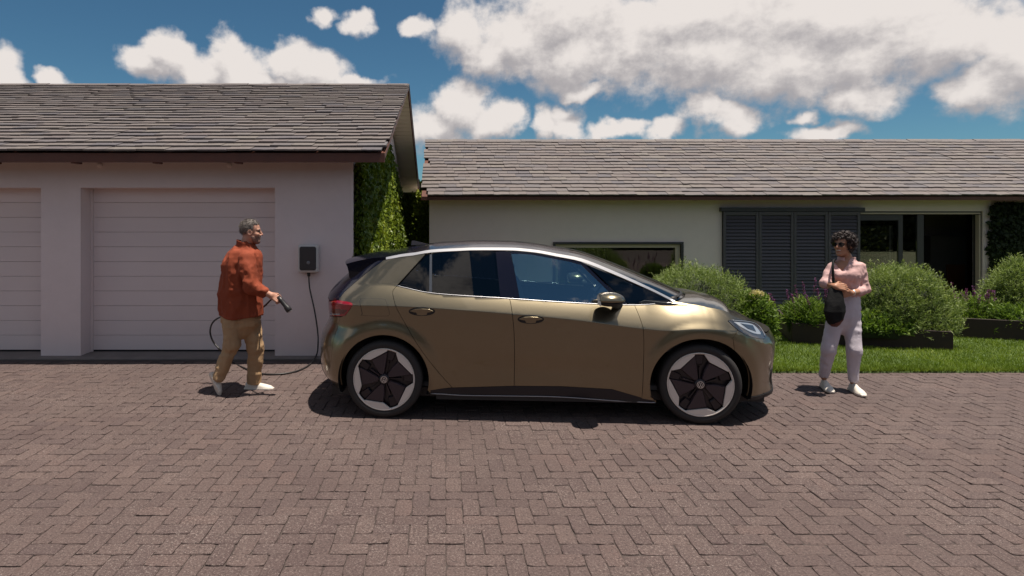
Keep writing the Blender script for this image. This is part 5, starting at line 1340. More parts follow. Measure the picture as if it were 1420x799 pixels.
w_rows = rowsP([(359,1174,8,0.05,0.01),(362,1173.5,13,0.065,0.01),(366,1173.5,20,0.085,0.0),(372,1173,21.5,0.095,0.0),(382,1173,20,0.102,-0.01),(392,1173.5,17.5,0.095,-0.005),(403,1174.5,15.5,0.086,0.0),(412,1175,15,0.084,0.0),(418,1174.5,15.5,0.086,0.0)], WYY)
chest_rows = [(z_, cx_, cy_, a_-0.010, b_-0.009) for (z_, cx_, cy_, a_, b_) in w_rows]
def w_chest(p): return smin(stack_tube(p, chest_rows), cone(p, nkw+A((0,0,0.03)), nkw-A((0,0,0.04)), 0.05, 0.06), 0.03)
def w_arms(p):
    return np.minimum(smin(union(p, h1), cone(p, e1w, w1, 0.037, 0.025), 0.02), smin(union(p, h2), cone(p, e2w, w2, 0.037, 0.025), 0.02))
def w_legs(p):
    d = cone(p, nkw-A((0,0,0.1)), pw, 0.07, 0.09)
    for a_, b_, r1, r2 in ((s1,e1w,0.035,0.035),(s2,e2w,0.035,0.035),(hp1,k1w,0.06,0.045),(k1w,a1w,0.045,0.03),(hp2,k2w,0.06,0.045),(k2w,a2w,0.045,0.03),(a1w,a1w-A((0,0.0,0.03)),0.032,0.03),(a2w,a2w-A((0,0,0.03)),0.032,0.03)): d = smin(d, cone(p, a_, b_, r1, r2), 0.02)
    return d
lo_1, hi_1 = HW-0.17, HW+0.17; lo_1[2] -= 0.04
lo_2, hi_2 = bounds([e1w,w1,e2w,w2]+[q[1] for q in h1+h2], 0.05); lo_3, hi_3 = bounds([s1,s2,e1w,e2w,a1w,a2w,k1w,k2w], 0.10)
lo_4, hi_4 = bounds([A((r[1],r[2],r[0])) for r in chest_rows], 0.20)
multi_mesh('body', [(w_head,lo_1,hi_1,0.0045), (w_arms,lo_2,hi_2,0.0045), (w_legs,lo_3,hi_3,0.014), (w_chest,lo_4,hi_4,0.008)], M['skin_b'], wom)
rngh = np.random.default_rng(21); curls = []
while len(curls) < 150:
    v_ = rngh.normal(0,1,3); v_ /= np.linalg.norm(v_); q = v_*A((0.100,0.086,0.094))+A((-0.018,0,0.030))
    if (q[0] > 0.045 and q[2] < 0.062) or q[2] < -0.085 or (q[0] > 0.0 and q[2] < -0.02): continue
    if q[0] > 0.02 and q[2] < 0.01: continue
    curls.append((q+rngh.normal(0,0.006,3), rngh.uniform(0.014,0.025)))
def w_hair(p):
    q = (p-HW)@HFw; d = smax(ell(q, (-0.020,0,0.030), (0.104,0.086,0.096)), np.maximum(q[:,0]-0.05, -0.075-q[:,2]), 0.02); d = smax(d, np.minimum(0.05-q[:,2], 1)*1.0+np.where(q[:,0]<0.015,-1,0)*1.0, 0.01)
    for c_, r_ in curls: d = smin(d, np.linalg.norm(q-c_, axis=1)-r_, 0.006)
    return d+0.010*vnoise(p,(110,110,110))
sculpt('hair', w_hair, HW-0.17, HW+0.17, 0.0055, M['hair_dark'], wom)
tufts(w_hair, HW-0.17, HW+0.17, 3200, 0.020, 0.0022, M['hair_dark'], wom, 62, HFw@A((-0.4,0,-0.5)))
gl = MB()
for sg in (-1,1):
    c_ = A((0.098,sg*0.033,0.008)); ring_ = [HFw@(c_+A((-0.010*abs(math.cos(a))*1.0*(1 if math.cos(a)*sg > 0 else 0.2), 0.030*math.cos(a), 0.024*math.sin(a))))+HW for a in [2*PI*k/14 for k in range(14)]]
    ring2 = [r+HFw@A((-0.005,0,0)) for r in ring_]; gl.add(ring_+ring2, [tuple(range(14)), tuple(range(14,28))[::-1]]+[(i,(i+1)%14,14+(i+1)%14,14+i) for i in range(14)])
    gl.tube([HW+HFw@A((0.086,sg*0.062,0.014)), HW+HFw@A((0.03,sg*0.078,0.012)), HW+HFw@A((-0.02,sg*0.080,0.006))], 0.003, 5)
gl.tube([HW+HFw@A((0.100,-0.010,0.016)), HW+HFw@A((0.100,0.010,0.016))], 0.003, 5); gl.build('sunglasses', M['lens'], wom)
MB().tube([HW+HFw@(A((0.086,y_,-0.0555))*0.96+A((0.006*(1-(y_/0.024)**2)*1.0,0,0))) for y_ in (-0.024,-0.012,0,0.012,0.024)], [0.002,0.005,0.006,0.005,0.002], 6).build('smile', M['teeth'], wom, True)
MB().tube([HW+HFw@(A((0.083,y_,-0.067))*0.96+A((0.008*(1-(y_/0.024)**2),0,0))) for y_ in (-0.022,-0.012,0,0.012,0.022)], [0.002,0.005,0.006,0.005,0.002], 6).build('lower_lip', M['lips'], wom, True)
vap = P(1168.5,377.5,WYY-0.1)
def w_shirt(p):
    d = stack_tube(p, w_rows)
    c1_ = e1w+(w1-e1w)*0.22; c2_ = e2w+(w2-e2w)*0.50
    a_ = smin(cone(p, s1, e1w, 0.043, 0.042), cone(p, e1w, c1_, 0.042, 0.040), 0.02); c_ = smin(cone(p, s2, e2w, 0.043, 0.042), cone(p, e2w, c2_, 0.042, 0.034), 0.02)
    d = smin(smin(d, a_, 0.03), c_, 0.03)
    d = smin(d, ell(p, P(1163.5,382,WYY-0.085), (0.050,0.040,0.048)), 0.04); d = smin(d, ell(p, P(1181,382,WYY-0.085), (0.050,0.040,0.048)), 0.04)
    d = d+folds(p, 0.014, (11,11,6))+folds(p+2.2, 0.010, (18,18,15))
    t = (p[:,2]-vap.z)/(P(0,360,WYY).z-vap.z); vee = np.maximum(np.abs(p[:,0]-(vap.x+0.030*t))-np.clip(t,0,1.3)*0.082, vap.z-p[:,2]); vee = np.maximum(vee, p[:,1]-(WYY+0.03))
    d = smax(d, -vee, 0.004)
    hem = P(0,416,WYY).z; d = smax(d, hem-p[:,2], 0.006)
    nr = np.linalg.norm((p-nkw)[:,:2],axis=1); col_ = np.maximum(np.maximum(np.abs(nr-0.074)-0.007, np.abs(p[:,2]-nkw[2]-0.004)-0.026), -(np.abs(p[:,0]-nkw[0]+0.01)-0.045)*(p[:,1] < nkw[1])*1.0-(p[:,1] >= nkw[1])*0.5)
    return smin(d, col_, 0.008)
lo_, hi_ = bounds([s1,s2,e1w,e2w,w1,w2,A(P(1173,418,WYY-0.1)),nkw+A((0,0,0.05))], 0.10)
sculpt('blouse', w_shirt, lo_, hi_, 0.0075, M['pink'], wom)
def w_trousers(p):
    d = stack_tube(p, rowsP([(409,1175,15.2,0.088,0.0),(416,1174.5,15.8,0.092,0.0),(426,1172,18.5,0.105,0.0),(440,1169.5,20,0.112,0.0),(449,1169,17.5,0.095,0.0),(458,1169,10,0.06,0.0),(464,1169,3,0.02,0.0)], WYY))
    d = smin(d, trouser_leg(p, hp1, k1w, a1w, 0.080, 0.061, 0.038), 0.025); d = smin(d, trouser_leg(p, hp2, k2w, a2w, 0.080, 0.063, 0.039), 0.015)
    d = d+folds(p, 0.012, (9,9,4))+folds(p+5.1, 0.009, (14,14,13))
    cutz = np.where(np.abs(p[:,0]-a1w[0]) < np.abs(p[:,0]-a2w[0]), a1w[2]-0.035, a2w[2]-0.035)
    return smax(d, cutz-p[:,2], 0.006)
lo_, hi_ = bounds([hp1+A((0,0,0.2)), hp2, a1w, a2w, k1w, k2w], 0.13)
sculpt('trousers', w_trousers, lo_, hi_, 0.0085, M['lilac'], wom)
shoe_obj(A((a1w[0]+0.02,a1w[1]+0.045,0.006)), A((a1w[0]-0.045,a1w[1]-0.19,0.006)), (0,0,1), wom)
shoe_obj(A((a2w[0]+0.01,a2w[1]+0.045,0.006)), A((a2w[0]-0.03,a2w[1]-0.20,0.006)), (0,0,1), wom)
MB().lathe([(0.028,-0.008),(0.031,-0.006),(0.031,0.006),(0.028,0.008)], (0,0,0), 'x', 20).build('watch', M['chrome'], wom, True, False).location = Vector(w2+(e2w-w2)*0.16)-wom.location
# shoulder bag
BG = P(1156.5,424,WYY-0.20); bag = empty('shoulder_bag', BG)
tag(bag, 'black slouchy shoulder bag with reddish reflection painted on its bottom carried by the woman', 'bag')
def bag_fn(p):
    d = stack_tube(p, rowsP([(396,1158,4,0.020,-0.17),(404,1158.5,8,0.030,-0.18),(418,1157.5,12.5,0.045,-0.20),(432,1157,14.5,0.055,-0.21),(443,1157,11.5,0.050,-0.21),(450,1157,7,0.040,-0.21),(453,1157,3,0.02,-0.21)], WYY))
    return d+folds(p, 0.008, (13,13,6))
lo_, hi_ = A(P(1140,455,WYY-0.3)), A(P(1175,390,WYY-0.05)); lo_, hi_ = np.minimum(lo_,hi_)-0.03, np.maximum(lo_,hi_)+0.03
sculpt('bag_body', lambda p: smax(bag_fn(p), P(0,446,WYY-0.2).z-p[:,2]+0.5*(p[:,0]-BG.x), 0.004), lo_, hi_, 0.0065, M['bag'], bag)
sculpt('bag_bottom', lambda p: smax(bag_fn(p)+0.001, p[:,2]-P(0,446,WYY-0.2).z-0.5*(p[:,0]-BG.x), 0.004), lo_, hi_, 0.0065, M['bag_red'], bag)
st = MB(); c0_ = P(1157,399,WYY-0.17)
for dy in (0.0,):
    pts = catmull([c0_, P(1155.5,385,WYY-0.155), P(1155,371,WYY-0.135), P(1155.5,362.5,WYY-0.085), P(1157,360.5,WYY-0.02), P(1156,364,WYY+0.05), P(1155,375,WYY+0.12)], 6)
    st.tube(pts, 0.012, 8)
st.build('strap', M['bag'], bag, True)

# ------------------------------------------------------------------ wall charger, cable and plug
ch = empty('wall_charger', P(428,358,WY)); tag(ch, 'white wall-mounted charging box with black front beside the garage door', 'charging box')
cc = P(428,358.5,WY-0.06)
sculpt('housing', lambda p: rbx(p, cc, (0.128,0.06,0.182), 0.030), A(cc)-A((0.16,0.09,0.21)), A(cc)+A((0.16,0.09,0.21)), 0.006, M['white_plastic'], ch)
fc = P(426.8,358.5,WY-0.122)
sculpt('front_cover', lambda p: rbx(p, fc, (0.106,0.012,0.152), 0.030*0+0.011, None) if False else smax(rbx(p, fc, (0.106,0.05,0.152), 0.028), np.abs(p[:,1]-fc.y)-0.010, 0.004), A(fc)-A((0.13,0.03,0.18)), A(fc)+A((0.13,0.03,0.18)), 0.005, M['charger_face'], ch)
bl = P(427.5,364.5,WY-0.1335); M['badge'] = material('badge_grey', (0.20,0.20,0.21), 0.4)
MB().lathe([(0.0,-0.002),(0.020,-0.002),(0.022,0.001),(0.022,0.003)], bl, 'y', 20).build('badge', M['badge'], ch, True)
MB().tube([P(428,378,WY-0.06), P(428.2,383,WY-0.06)], 0.022, 10).build('cable_gland', M['black_plastic'], ch, True)
plug = empty('charging_plug', P(393,421,MY-0.2)); tag(plug, 'black charging plug held in the walking man\'s hand', 'charging plug')
pa, pb = P(387.5,413.5,MY-0.155), P(401.8,431.5,MY-0.17); ax = (pb-pa).normalized()
MB().tube([pa-ax*0.02, pa+ax*0.03, pa+ax*0.10, pa+ax*0.125, pb-ax*0.012, pb], [0.021,0.023,0.024,0.031,0.033,0.027], 14).build('plug_body', M['black_plastic'], plug, True)
MB().tube([pb-ax*0.004, pb+ax*0.008], 0.020, 12).build('contact_face', M['white_plastic'], plug, True)
cab = catmull([P(428.2,382,WY-0.06), P(429.5,400,WY-0.08), P(436,430,WY-0.15), P(440.5,460,WY-0.18), P(441,478,WY-0.22), G(439,492,0.03), G(430,505,0.013), G(412,514.5,0.013), G(385,519,0.013), G(358,517.5,0.013), G(338,510,0.013), G(322,502,0.02),
    P(309,489,6.55), P(297,476,6.50), P(291.5,462,6.47), P(294,449,6.47), P(303,441,6.45), P(318,437,6.43), P(340,434,6.40), P(362,428,6.28), P(378,414,6.12), pa-ax*0.018], 8)
cb = MB().tube(cab, 0.0095, 8).build('charging_cable', M['rubber_cable'], None, True)
tag(cb, 'black charging cable looping from wall box over paving to plug', 'cable')

# ------------------------------------------------------------------ plants
def fast_mesh(name, V, Q, rnd, mat, parent=None, smooth=False):
    """V (n,3), Q (m,k) faces of one size, rnd (m,) per-face value"""
    me = bpy.data.meshes.new(name); V = np.ascontiguousarray(V, np.float32); Q = np.ascontiguousarray(Q, np.int32); m, k = Q.shape
    me.vertices.add(len(V)); me.vertices.foreach_set('co', V.ravel()); me.loops.add(m*k); me.loops.foreach_set('vertex_index', Q.ravel())
    me.polygons.add(m); me.polygons.foreach_set('loop_start', np.arange(0,m*k,k,dtype=np.int32)); me.polygons.foreach_set('loop_total', np.full(m,k,np.int32))
    me.update(calc_edges=True); attr(me, 'rnd', np.clip(rnd,0,1)); me.materials.append(mat)
    return mk(name, me, None, parent)
def unit(v): return v/np.maximum(np.linalg.norm(v, axis=1, keepdims=True), 1e-9)
def leaves(name, p, d, L, Wd, rnd, mat, parent=None, rng=RNG, n=None, fold=0.25):
    """folded diamond leaves: base p, direction d, length L, width Wd, optional facing n"""
    N_ = len(p); d = unit(d); r = n if n is not None else rng.normal(0,1,(N_,3)); s_ = unit(np.cross(d, r)); up = np.cross(s_, d)
    L = np.broadcast_to(L, N_)[:,None]; Wd = np.broadcast_to(Wd, N_)[:,None]
    a = p; b_ = p+d*L*0.45+s_*Wd*0.5+up*Wd*fold; c = p+d*L-up*L*0.12; e_ = p+d*L*0.45-s_*Wd*0.5+up*Wd*fold; m = p+d*L*0.45
    V = np.stack([a,b_,c,m,e_], 1).reshape(-1,3); i = np.arange(N_)*5
    Q = np.concatenate([np.stack([i,i+3,i+2,i+1],1), np.stack([i,i+4,i+2,i+3],1)]); return fast_mesh(name, V, Q, np.concatenate([rnd,rnd]), mat, parent)
LM = {}
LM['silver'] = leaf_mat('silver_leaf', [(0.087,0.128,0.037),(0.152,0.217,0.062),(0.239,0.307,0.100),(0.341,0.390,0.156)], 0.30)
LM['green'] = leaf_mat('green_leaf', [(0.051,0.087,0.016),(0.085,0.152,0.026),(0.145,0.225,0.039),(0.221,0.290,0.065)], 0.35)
LM['ivy'] = leaf_mat('ivy_leaf', [(0.056,0.085,0.013),(0.102,0.151,0.018),(0.179,0.236,0.026),(0.282,0.321,0.039)], 0.30, 0.4)
LM['hedge'] = leaf_mat('hedge_leaf', [(0.020,0.028,0.010),(0.040,0.048,0.016),(0.065,0.070,0.026)], 0.25)
LM['dark'] = leaf_mat('dark_leaf', [(0.014,0.022,0.008),(0.026,0.040,0.012),(0.040,0.058,0.018)], 0.2, 0.6)
LM['purple'] = leaf_mat('purple_flower', [(0.14,0.03,0.13),(0.22,0.05,0.22),(0.30,0.10,0.30)], 0.3)
LM['cream'] = leaf_mat('cream_flower', [(0.60,0.52,0.30),(0.72,0.64,0.42),(0.80,0.72,0.55)], 0.3)
LM['grass'] = leaf_mat('grass_blade', [(0.096,0.143,0.018),(0.149,0.217,0.026),(0.210,0.285,0.036),(0.280,0.315,0.065)], 0.35)
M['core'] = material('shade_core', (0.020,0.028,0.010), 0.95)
M['twig'] = material('twig', (0.09,0.06,0.035), 0.9)

def mound(root, c, r, n_shoot, per, Ls, leaf, mat, seed, up=0.6, lump=0.16, low=-0.25, inner=0.25, tip=0.06, core=0.80):
    """a rounded bush: shoots break out of an uneven dome, narrow leaves along each shoot; dark filler core inside"""
    rng = np.random.default_rng(seed); c = np.array(c, float); r = np.array(r, float)
    u = unit(rng.normal(0,1,(n_shoot*2,3))); u = u[u[:,2] > low][:n_shoot]; n_ = len(u)
    bump_ = 1+lump*(vnoise(u*1.0+seed, (2.3,2.3,2.3))*2)+0.5*lump*vnoise(u+seed*1.7, (6,6,6))*2
    depth = 1-inner*rng.random(n_)**2
    base = c+u*r*bump_[:,None]*depth[:,None]; nrm = unit(u/r); d0 = unit(nrm*(1-up)+np.array([0,0,1.0])*up+rng.normal(0,0.22,(n_,3)))
    Ln = Ls*(0.6+0.8*rng.random(n_)); t = (np.arange(per)+0.5)/per
    pos = base[:,None,:]+d0[:,None,:]*(t[None,:]*Ln[:,None])[:,:,None]-nrm[:,None,:]*0.35*Ls
    ang = rng.random((n_,per))*2*PI; o1 = unit(np.cross(d0, rng.normal(0,1,(n_,3)))); o2 = np.cross(d0, o1)
    ld = d0[:,None,:]*0.75+(o1[:,None,:]*np.cos(ang)[:,:,None]+o2[:,None,:]*np.sin(ang)[:,:,None])*0.75+rng.normal(0,0.1,(n_,per,3))
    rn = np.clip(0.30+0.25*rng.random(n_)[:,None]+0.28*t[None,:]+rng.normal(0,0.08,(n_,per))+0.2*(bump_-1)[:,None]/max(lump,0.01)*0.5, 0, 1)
    sz = leaf[0]*(0.7+0.6*rng.random((n_,per)))
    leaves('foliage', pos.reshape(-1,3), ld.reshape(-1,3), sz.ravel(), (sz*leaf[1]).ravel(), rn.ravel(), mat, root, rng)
    # dark solid core added inside the bush, so that no light shines straight through
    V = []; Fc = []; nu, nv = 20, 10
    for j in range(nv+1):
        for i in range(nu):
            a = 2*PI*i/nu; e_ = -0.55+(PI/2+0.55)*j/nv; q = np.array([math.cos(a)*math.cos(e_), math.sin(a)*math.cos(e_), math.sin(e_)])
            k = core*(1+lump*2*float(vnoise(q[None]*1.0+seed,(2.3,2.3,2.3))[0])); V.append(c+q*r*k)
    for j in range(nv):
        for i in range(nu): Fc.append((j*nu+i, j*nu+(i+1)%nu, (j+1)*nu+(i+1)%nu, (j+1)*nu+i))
    pydata('dark_filler_core', V, Fc, M['core'], root, True)
def spikes(root, pts, h, mat, seed, name='flower_spike', r=0.016):
    rng = np.random.default_rng(seed)
    for p in pts:
        p = np.array(p, float); d = unit(np.array([[rng.normal(0,0.14), rng.normal(0,0.14), 1.0]]))[0]; hh = h*rng.uniform(0.7,1.2); n = 46
        t = rng.random(n); a = rng.random(n)*2*PI; rad = r*(1.1-0.8*t)
        pos = p+d*(0.45+0.55*t)[:,None]*hh+np.stack([np.cos(a)*rad*0.3, np.sin(a)*rad*0.3, 0*a],1)
        dr = np.stack([np.cos(a), np.sin(a), 0.6+0*a],1); o = leaves(name, pos, dr, 0.020, 0.013, rng.random(n), mat, root, rng)
        MB().tube([p-d*0.05, p+d*hh*0.5, p+d*hh], 0.003, 4).build('stem', M['twig'], root)
def bush(name, label, cat, group=None, at=(0,0,0)):
    o = empty(name, at); return tag(o, label, cat, group)
def LZ(x, y): return lawn_z(x, y)

# planters
def planter(label, x, y, ang, Lx, Ly, h, th=0.03):
    z = LZ(x,y)-0.12; root = empty('planter', (x,y,z), ang); tag(root, label, 'planter', 'dark steel planters on the lawn')
    for nm, lo, hi in (('front_board',(0,0,0),(Lx,th,h)), ('back_board',(0,Ly-th,0),(Lx,Ly,h)), ('end_board',(0,th+0.001,0),(th,Ly-th-0.001,h-0.002)), ('end_board',(Lx-th,th+0.001,0),(Lx,Ly-th-0.001,h-0.002))):
        MB().box(lo, hi, 0.004).build(nm, M['corten'], root, False, False)
    MB().box((th+0.001,th+0.001,0.02),(Lx-th-0.001,Ly-th-0.001,h-0.05)).build('soil', M['soil'], root, False, False)
    return root
pA = planter('dark steel planter with rounded silver-green bush behind the woman', 5.18, 8.95, math.radians(-21), 1.95, 1.35, 0.43)
pB = planter('dark steel planter at the right edge with purple flowers', 7.93, 9.42, math.radians(-21), 3.2, 1.4, 0.43)
def pl(px, py, Y): return np.array(P(px, py, Y))
def dome(px, pyc, Y, hw_px, top_py, yr=0.8):
    c = pl(px, pyc, Y); top = P(px, top_py, Y).z; rx = hw_px*Y/F; return c, (rx, rx*yr, top-c[2])
# the bush over the bonnet
c, r = dome(966, 440, 9.3, 74, 373); bz = LZ(c[0],c[1])
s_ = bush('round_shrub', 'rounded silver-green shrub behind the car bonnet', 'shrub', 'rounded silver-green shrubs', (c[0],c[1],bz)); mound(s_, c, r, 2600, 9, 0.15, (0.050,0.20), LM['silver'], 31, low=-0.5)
MB().tube([(c[0],c[1],bz-0.05),(c[0]+0.02,c[1],bz+0.15),(c[0],c[1],c[2]+0.1)], [0.05,0.04,0.02], 7).build('trunk', M['twig'], s_)
# leafy plant with cream bloom beside it
c, r = dome(1046, 446, 8.9, 25, 412); bz = LZ(c[0],c[1])
s_ = bush('flowering_plant', 'bright green leafy plant with one cream bloom beside the car headlight', 'plant', None, (c[0],c[1],bz)); mound(s_, c, r, 420, 7, 0.12, (0.075,0.34), LM['green'], 32, low=-0.6, up=0.4)
rng = np.random.default_rng(5); fc_ = pl(1049.5,409,8.85); u = unit(rng.normal(0,1,(260,3))); leaves('bloom', fc_+u*np.array([0.085,0.07,0.055]), u+np.array([0,0,0.3]), 0.032, 0.028, rng.random(260), LM['cream'], s_, rng)
u = unit(rng.normal(0,1,(90,3))); leaves('bloom', pl(1062,414,8.95)+u*0.035, u, 0.026, 0.022, rng.random(90), LM['cream'], s_, rng)
MB().tube([c, fc_], 0.006, 5).build('stem', M['twig'], s_)
spikes(s_, [pl(1062+4*k+rng.normal(0,1), 432+rng.normal(0,3), 9.2+0.1*k) for k in range(4)], 0.26, LM['purple'], 7)
# grassy plant at the left end of the planter
c, r = dome(1119, 452, 9.1, 30, 424, 0.9); s_ = bush('sage_plant', 'low bright green plant with thin purple spikes left of the woman', 'plant', 'purple-flowered plants', (c[0],c[1],0.12)); mound(s_, c, r, 620, 8, 0.16, (0.085,0.16), LM['green'], 33, up=0.75, low=-0.1)
spikes(s_, [pl(1096+6.5*k+rng.normal(0,2), 428+rng.normal(0,4), 8.9+rng.normal(0,0.15)) for k in range(9)], 0.34, LM['purple'], 8, r=0.02)
# the large mound
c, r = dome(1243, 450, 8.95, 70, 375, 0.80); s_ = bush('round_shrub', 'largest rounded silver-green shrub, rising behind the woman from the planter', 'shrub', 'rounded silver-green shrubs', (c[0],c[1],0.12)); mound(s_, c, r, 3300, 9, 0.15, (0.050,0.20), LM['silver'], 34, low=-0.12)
MB().tube([(c[0],c[1],0.0),(c[0]-0.03,c[1],0.3),(c[0],c[1],c[2]+0.3)], [0.06,0.045,0.02], 7).build('trunk', M['twig'], s_)
c, r = dome(1222, 458, 8.62, 50, 436, 0.42); s_ = bush('leafy_plant', 'broad-leaved green plant spilling over the planter edge behind the woman', 'plant', None, (c[0],c[1],0.12)); mound(s_, c, r, 420, 7, 0.11, (0.080,0.26), LM['green'], 35, up=0.45, low=-0.2)
# right-hand bed
c, r = dome(1345, 450, 9.7, 44, 420, 0.6); s_ = bush('sage_plant', 'low green plant with purple flowers between the two big shrubs', 'plant', 'purple-flowered plants', (c[0],c[1],0.05)); mound(s_, c, r, 760, 8, 0.15, (0.085,0.18), LM['green'], 36, up=0.7, low=-0.15)
spikes(s_, [pl(1316+5*k+rng.normal(0,2), 428+rng.normal(0,4), 9.45+rng.normal(0,0.15)) for k in range(14)], 0.30, LM['purple'], 9, r=0.024)
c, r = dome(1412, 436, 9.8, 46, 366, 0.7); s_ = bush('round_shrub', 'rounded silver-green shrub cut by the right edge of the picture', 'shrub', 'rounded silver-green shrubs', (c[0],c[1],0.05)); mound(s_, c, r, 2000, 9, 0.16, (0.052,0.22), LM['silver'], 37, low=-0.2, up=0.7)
MB().tube([(c[0],c[1],-0.05),(c[0]+0.03,c[1],0.2),(c[0],c[1],c[2]+0.2)], [0.055,0.045,0.02], 7).build('trunk', M['twig'], s_)
c, r = dome(1408, 452, 9.35, 40, 430, 0.45); s_ = bush('leafy_plant', 'dark broad-leaved plant at the right edge in front of shrub', 'plant', None, (c[0],c[1],0.05)); mound(s_, c, r, 360, 7, 0.13, (0.080,0.24), LM['green'], 38, up=0.5, low=-0.2)

# ivy on the garage gable, leaf by leaf over its stems
def ivy(label, pts, nrm, mat, seed, size=0.06, at=(0,0,0), stems=()):
    rng = np.random.default_rng(seed); n = len(pts); root = empty('ivy', at); tag(root, label, 'ivy')
    nv = np.array(nrm, float); p = pts+nv*(rng.random((n,1))*0.10+0.01)
    d = np.array([0,0,-0.75])+nv*0.35+rng.normal(0,0.5,(n,3)); sz = size*(0.6+0.8*rng.random(n))
    cl = vnoise(pts+seed, (2.2,2.2,2.2)); rn = 0.42+0.9*cl+rng.normal(0,0.13,n)
    leaves('foliage', p, d, sz, sz*0.85, rn, mat, root, rng, n=np.broadcast_to(nv,(n,3))+rng.normal(0,0.45,(n,3)))
    for (a, b_) in stems:
        a = Vector(a); b_ = Vector(b_); q = [a+(b_-a)*t+Vector((0.0,rng.normal(0,0.05),0)) for t in (0,0.25,0.5,0.75,1)]; MB().tube(q, [0.018,0.016,0.013,0.010,0.006], 6).build('stem', M['twig'], root)
    return root
rng = np.random.default_rng(41); n = 52000
yy = WY+0.02+(16.3-WY)*rng.random(n)**1.25; top = np.minimum(2.62+0.40*(yy-WY), 4.2)-0.10+0.10*vnoise(np.c_[yy,yy*0,yy*0],(3,1,1)); zz = rng.random(n)*np.maximum(top,0.5)
m_ = (zz < np.where(yy > 11.3, 3.35-0.25*(yy-11.3), 9))
ivy('dense ivy covering the garage gable wall above the car tail', np.c_[np.full(n,GX1),yy,zz][m_], (1,0,0), LM['ivy'], 42, 0.07, (GX1,10,0), [((GX1+0.01,8.3+k*1.1,0),(GX1+0.01,8.6+k*1.1,2.2)) for k in range(6)])
bwall = boxo('boundary_wall', (GX1+0.03,16.36,-0.3),(0.4,16.56,2.45), M['plaster']); tag(bwall, 'narrow wall hidden under dark ivy between garage and house', 'wall')
n = 9000; ivy('dark ivy filling the gap between garage and house', np.c_[GX1+0.05+(1.6)*rng.random(n), np.full(n,16.34), 2.5*rng.random(n)**0.9], (0,-1,0), LM['ivy'], 43, 0.085, (-0.8,16.3,0), [((-0.7,16.34,0),(-0.6,16.34,2.0))])
n = 20000; px_ = 11.18+2.6*rng.random(n); hz_ = HB+(HE_Z-0.12-HB)*rng.random(n); ok = px_ > 11.18+0.12*np.abs(vnoise(np.c_[hz_,hz_*0,hz_*0],(5,1,1)))*2
ivy('dark creeper covering the house wall right of the glazed door', np.c_[px_,np.full(n,HY-0.01)+0*px_,hz_][ok], (0,-1,0), LM['dark'], 44, 0.075, (12,HY,HB), [((11.6+0.5*k,HY-0.02,HB),(11.7+0.5*k,HY-0.02,1.8)) for k in range(4)])
# clipped hedge behind the house, seen through its windows
hr = empty('hedge', (7,22,-0.4)); tag(hr, 'green hedge behind the house seen through its windows', 'hedge')
n = 24000; hx_ = -6+26*rng.random(n); u_ = rng.random(n); hzz = np.where(u_ < 0.75, -0.4+3.4*rng.random(n), 3.0+0.1*rng.random(n)); hyy = np.where(u_ < 0.75, 21.5+0.25*rng.random(n), 21.5+1.5*rng.random(n))
hd_ = rng.normal(0,0.6,(n,3))+np.array([0,-0.5,0.2]); leaves('foliage', np.c_[hx_,hyy,hzz], hd_, 0.17, 0.11, 0.5+0.8*vnoise(np.c_[hx_,hyy,hzz],(1.2,1.2,1.2))+rng.normal(0,0.12,n), LM['hedge'], hr, rng)
boxo('dark_filler_core', (-6,21.75,-0.45),(20,23.0,2.95), M['core'], hr)  # dark box added inside the hedge to stop see-through

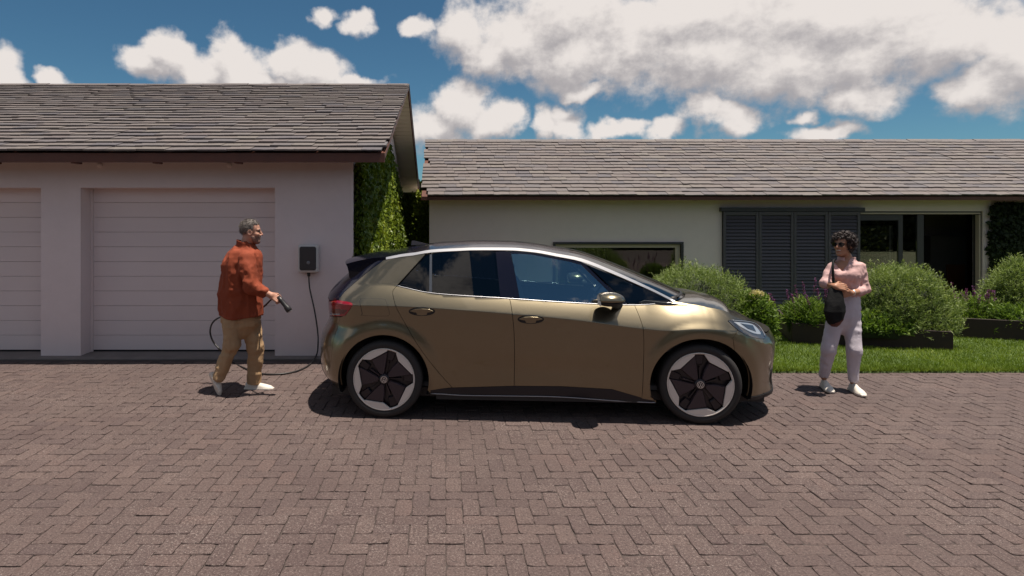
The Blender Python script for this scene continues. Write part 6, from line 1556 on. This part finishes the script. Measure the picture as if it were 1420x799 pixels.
# row of dark trees far behind the camera, which the car's glass and the windows mirror
hb = empty('hedge', (0,-16,-0.4)); tag(hb, 'dark tree belt opposite the house, mirrored in the car windows', 'hedge')
n = 16000; tx_ = -42+84*rng.random(n); tt = 4.2+1.6*vnoise(np.c_[tx_,tx_*0,tx_*0],(0.35,1,1))*2; tz_ = -0.4+(tt+0.4)*rng.random(n)**0.8; ty_ = -16+0.9*rng.random(n)+0.8*vnoise(np.c_[tx_,tz_,tz_*0],(0.5,0.5,1))
leaves('foliage', np.c_[tx_,ty_,tz_], rng.normal(0,0.7,(n,3))+np.array([0,0.5,0.1]), 0.55, 0.36, 0.45+0.8*vnoise(np.c_[tx_,ty_,tz_],(0.5,0.5,0.5))+rng.normal(0,0.12,n), LM['hedge'], hb, rng)
boxo('dark_filler_core', (-42,-18.5,-0.45),(42,-16.6,3.6), M['core'], hb)  # dark box added inside the tree belt to stop see-through

# mown grass of the lawn: short blades, thickest where the picture is nearest
rng = np.random.default_rng(51); n = 120000
gx = LAWN_X+0.02+(10.2-LAWN_X)*rng.random(n); gy = LAWN_Y-0.018+(11.6-LAWN_Y)*rng.random(n)**1.5
ca, sa = math.cos(math.radians(21)), math.sin(math.radians(21))
def in_planter(x, y, px0, py0, Lx, Ly):
    dx, dy = x-px0, y-py0; u = dx*ca-dy*sa; v = dx*sa+dy*ca; return (u > 0) & (u < Lx) & (v > 0) & (v < Ly)
ok = ~(in_planter(gx,gy,5.18,8.95,1.95,1.35) | in_planter(gx,gy,7.93,9.42,3.2,1.4)); gx, gy = gx[ok], gy[ok]; n = len(gx)
gz = 0.024-0.048*np.maximum(0,gy-7)+0.010*np.sin(gx*0.9+1)*np.minimum(np.maximum(0,gy-7),1)+0.008*np.sin(gy*1.7+gx*0.4)*np.minimum(np.maximum(0,gy-7),1)
h_ = (0.020+0.028*rng.random(n))*(1+0.5*vnoise(np.c_[gx,gy,gx*0],(3,3,1))); a = rng.random(n)*2*PI; w_ = 0.0035+0.003*rng.random(n)
ln_ = rng.normal(0,0.45,(n,2))*h_[:,None]; B = np.c_[gx,gy,gz-0.004]; dx = np.c_[np.cos(a),np.sin(a),0*a]*w_[:,None]
V = np.stack([B-dx, B+dx, B+np.c_[ln_,h_]],1).reshape(-1,3); i = np.arange(n)*3
rn = 0.45+0.5*vnoise(np.c_[gx,gy,gx*0],(1.6,1.6,1))+0.3*vnoise(np.c_[gx,gy,gx*0],(7,7,1))+rng.normal(0,0.14,n)
g = fast_mesh('grass', V, np.stack([i,i+1,i+2],1), rn, LM['grass']); tag(g, 'short mown grass of the lawn', 'grass', kind='stuff')
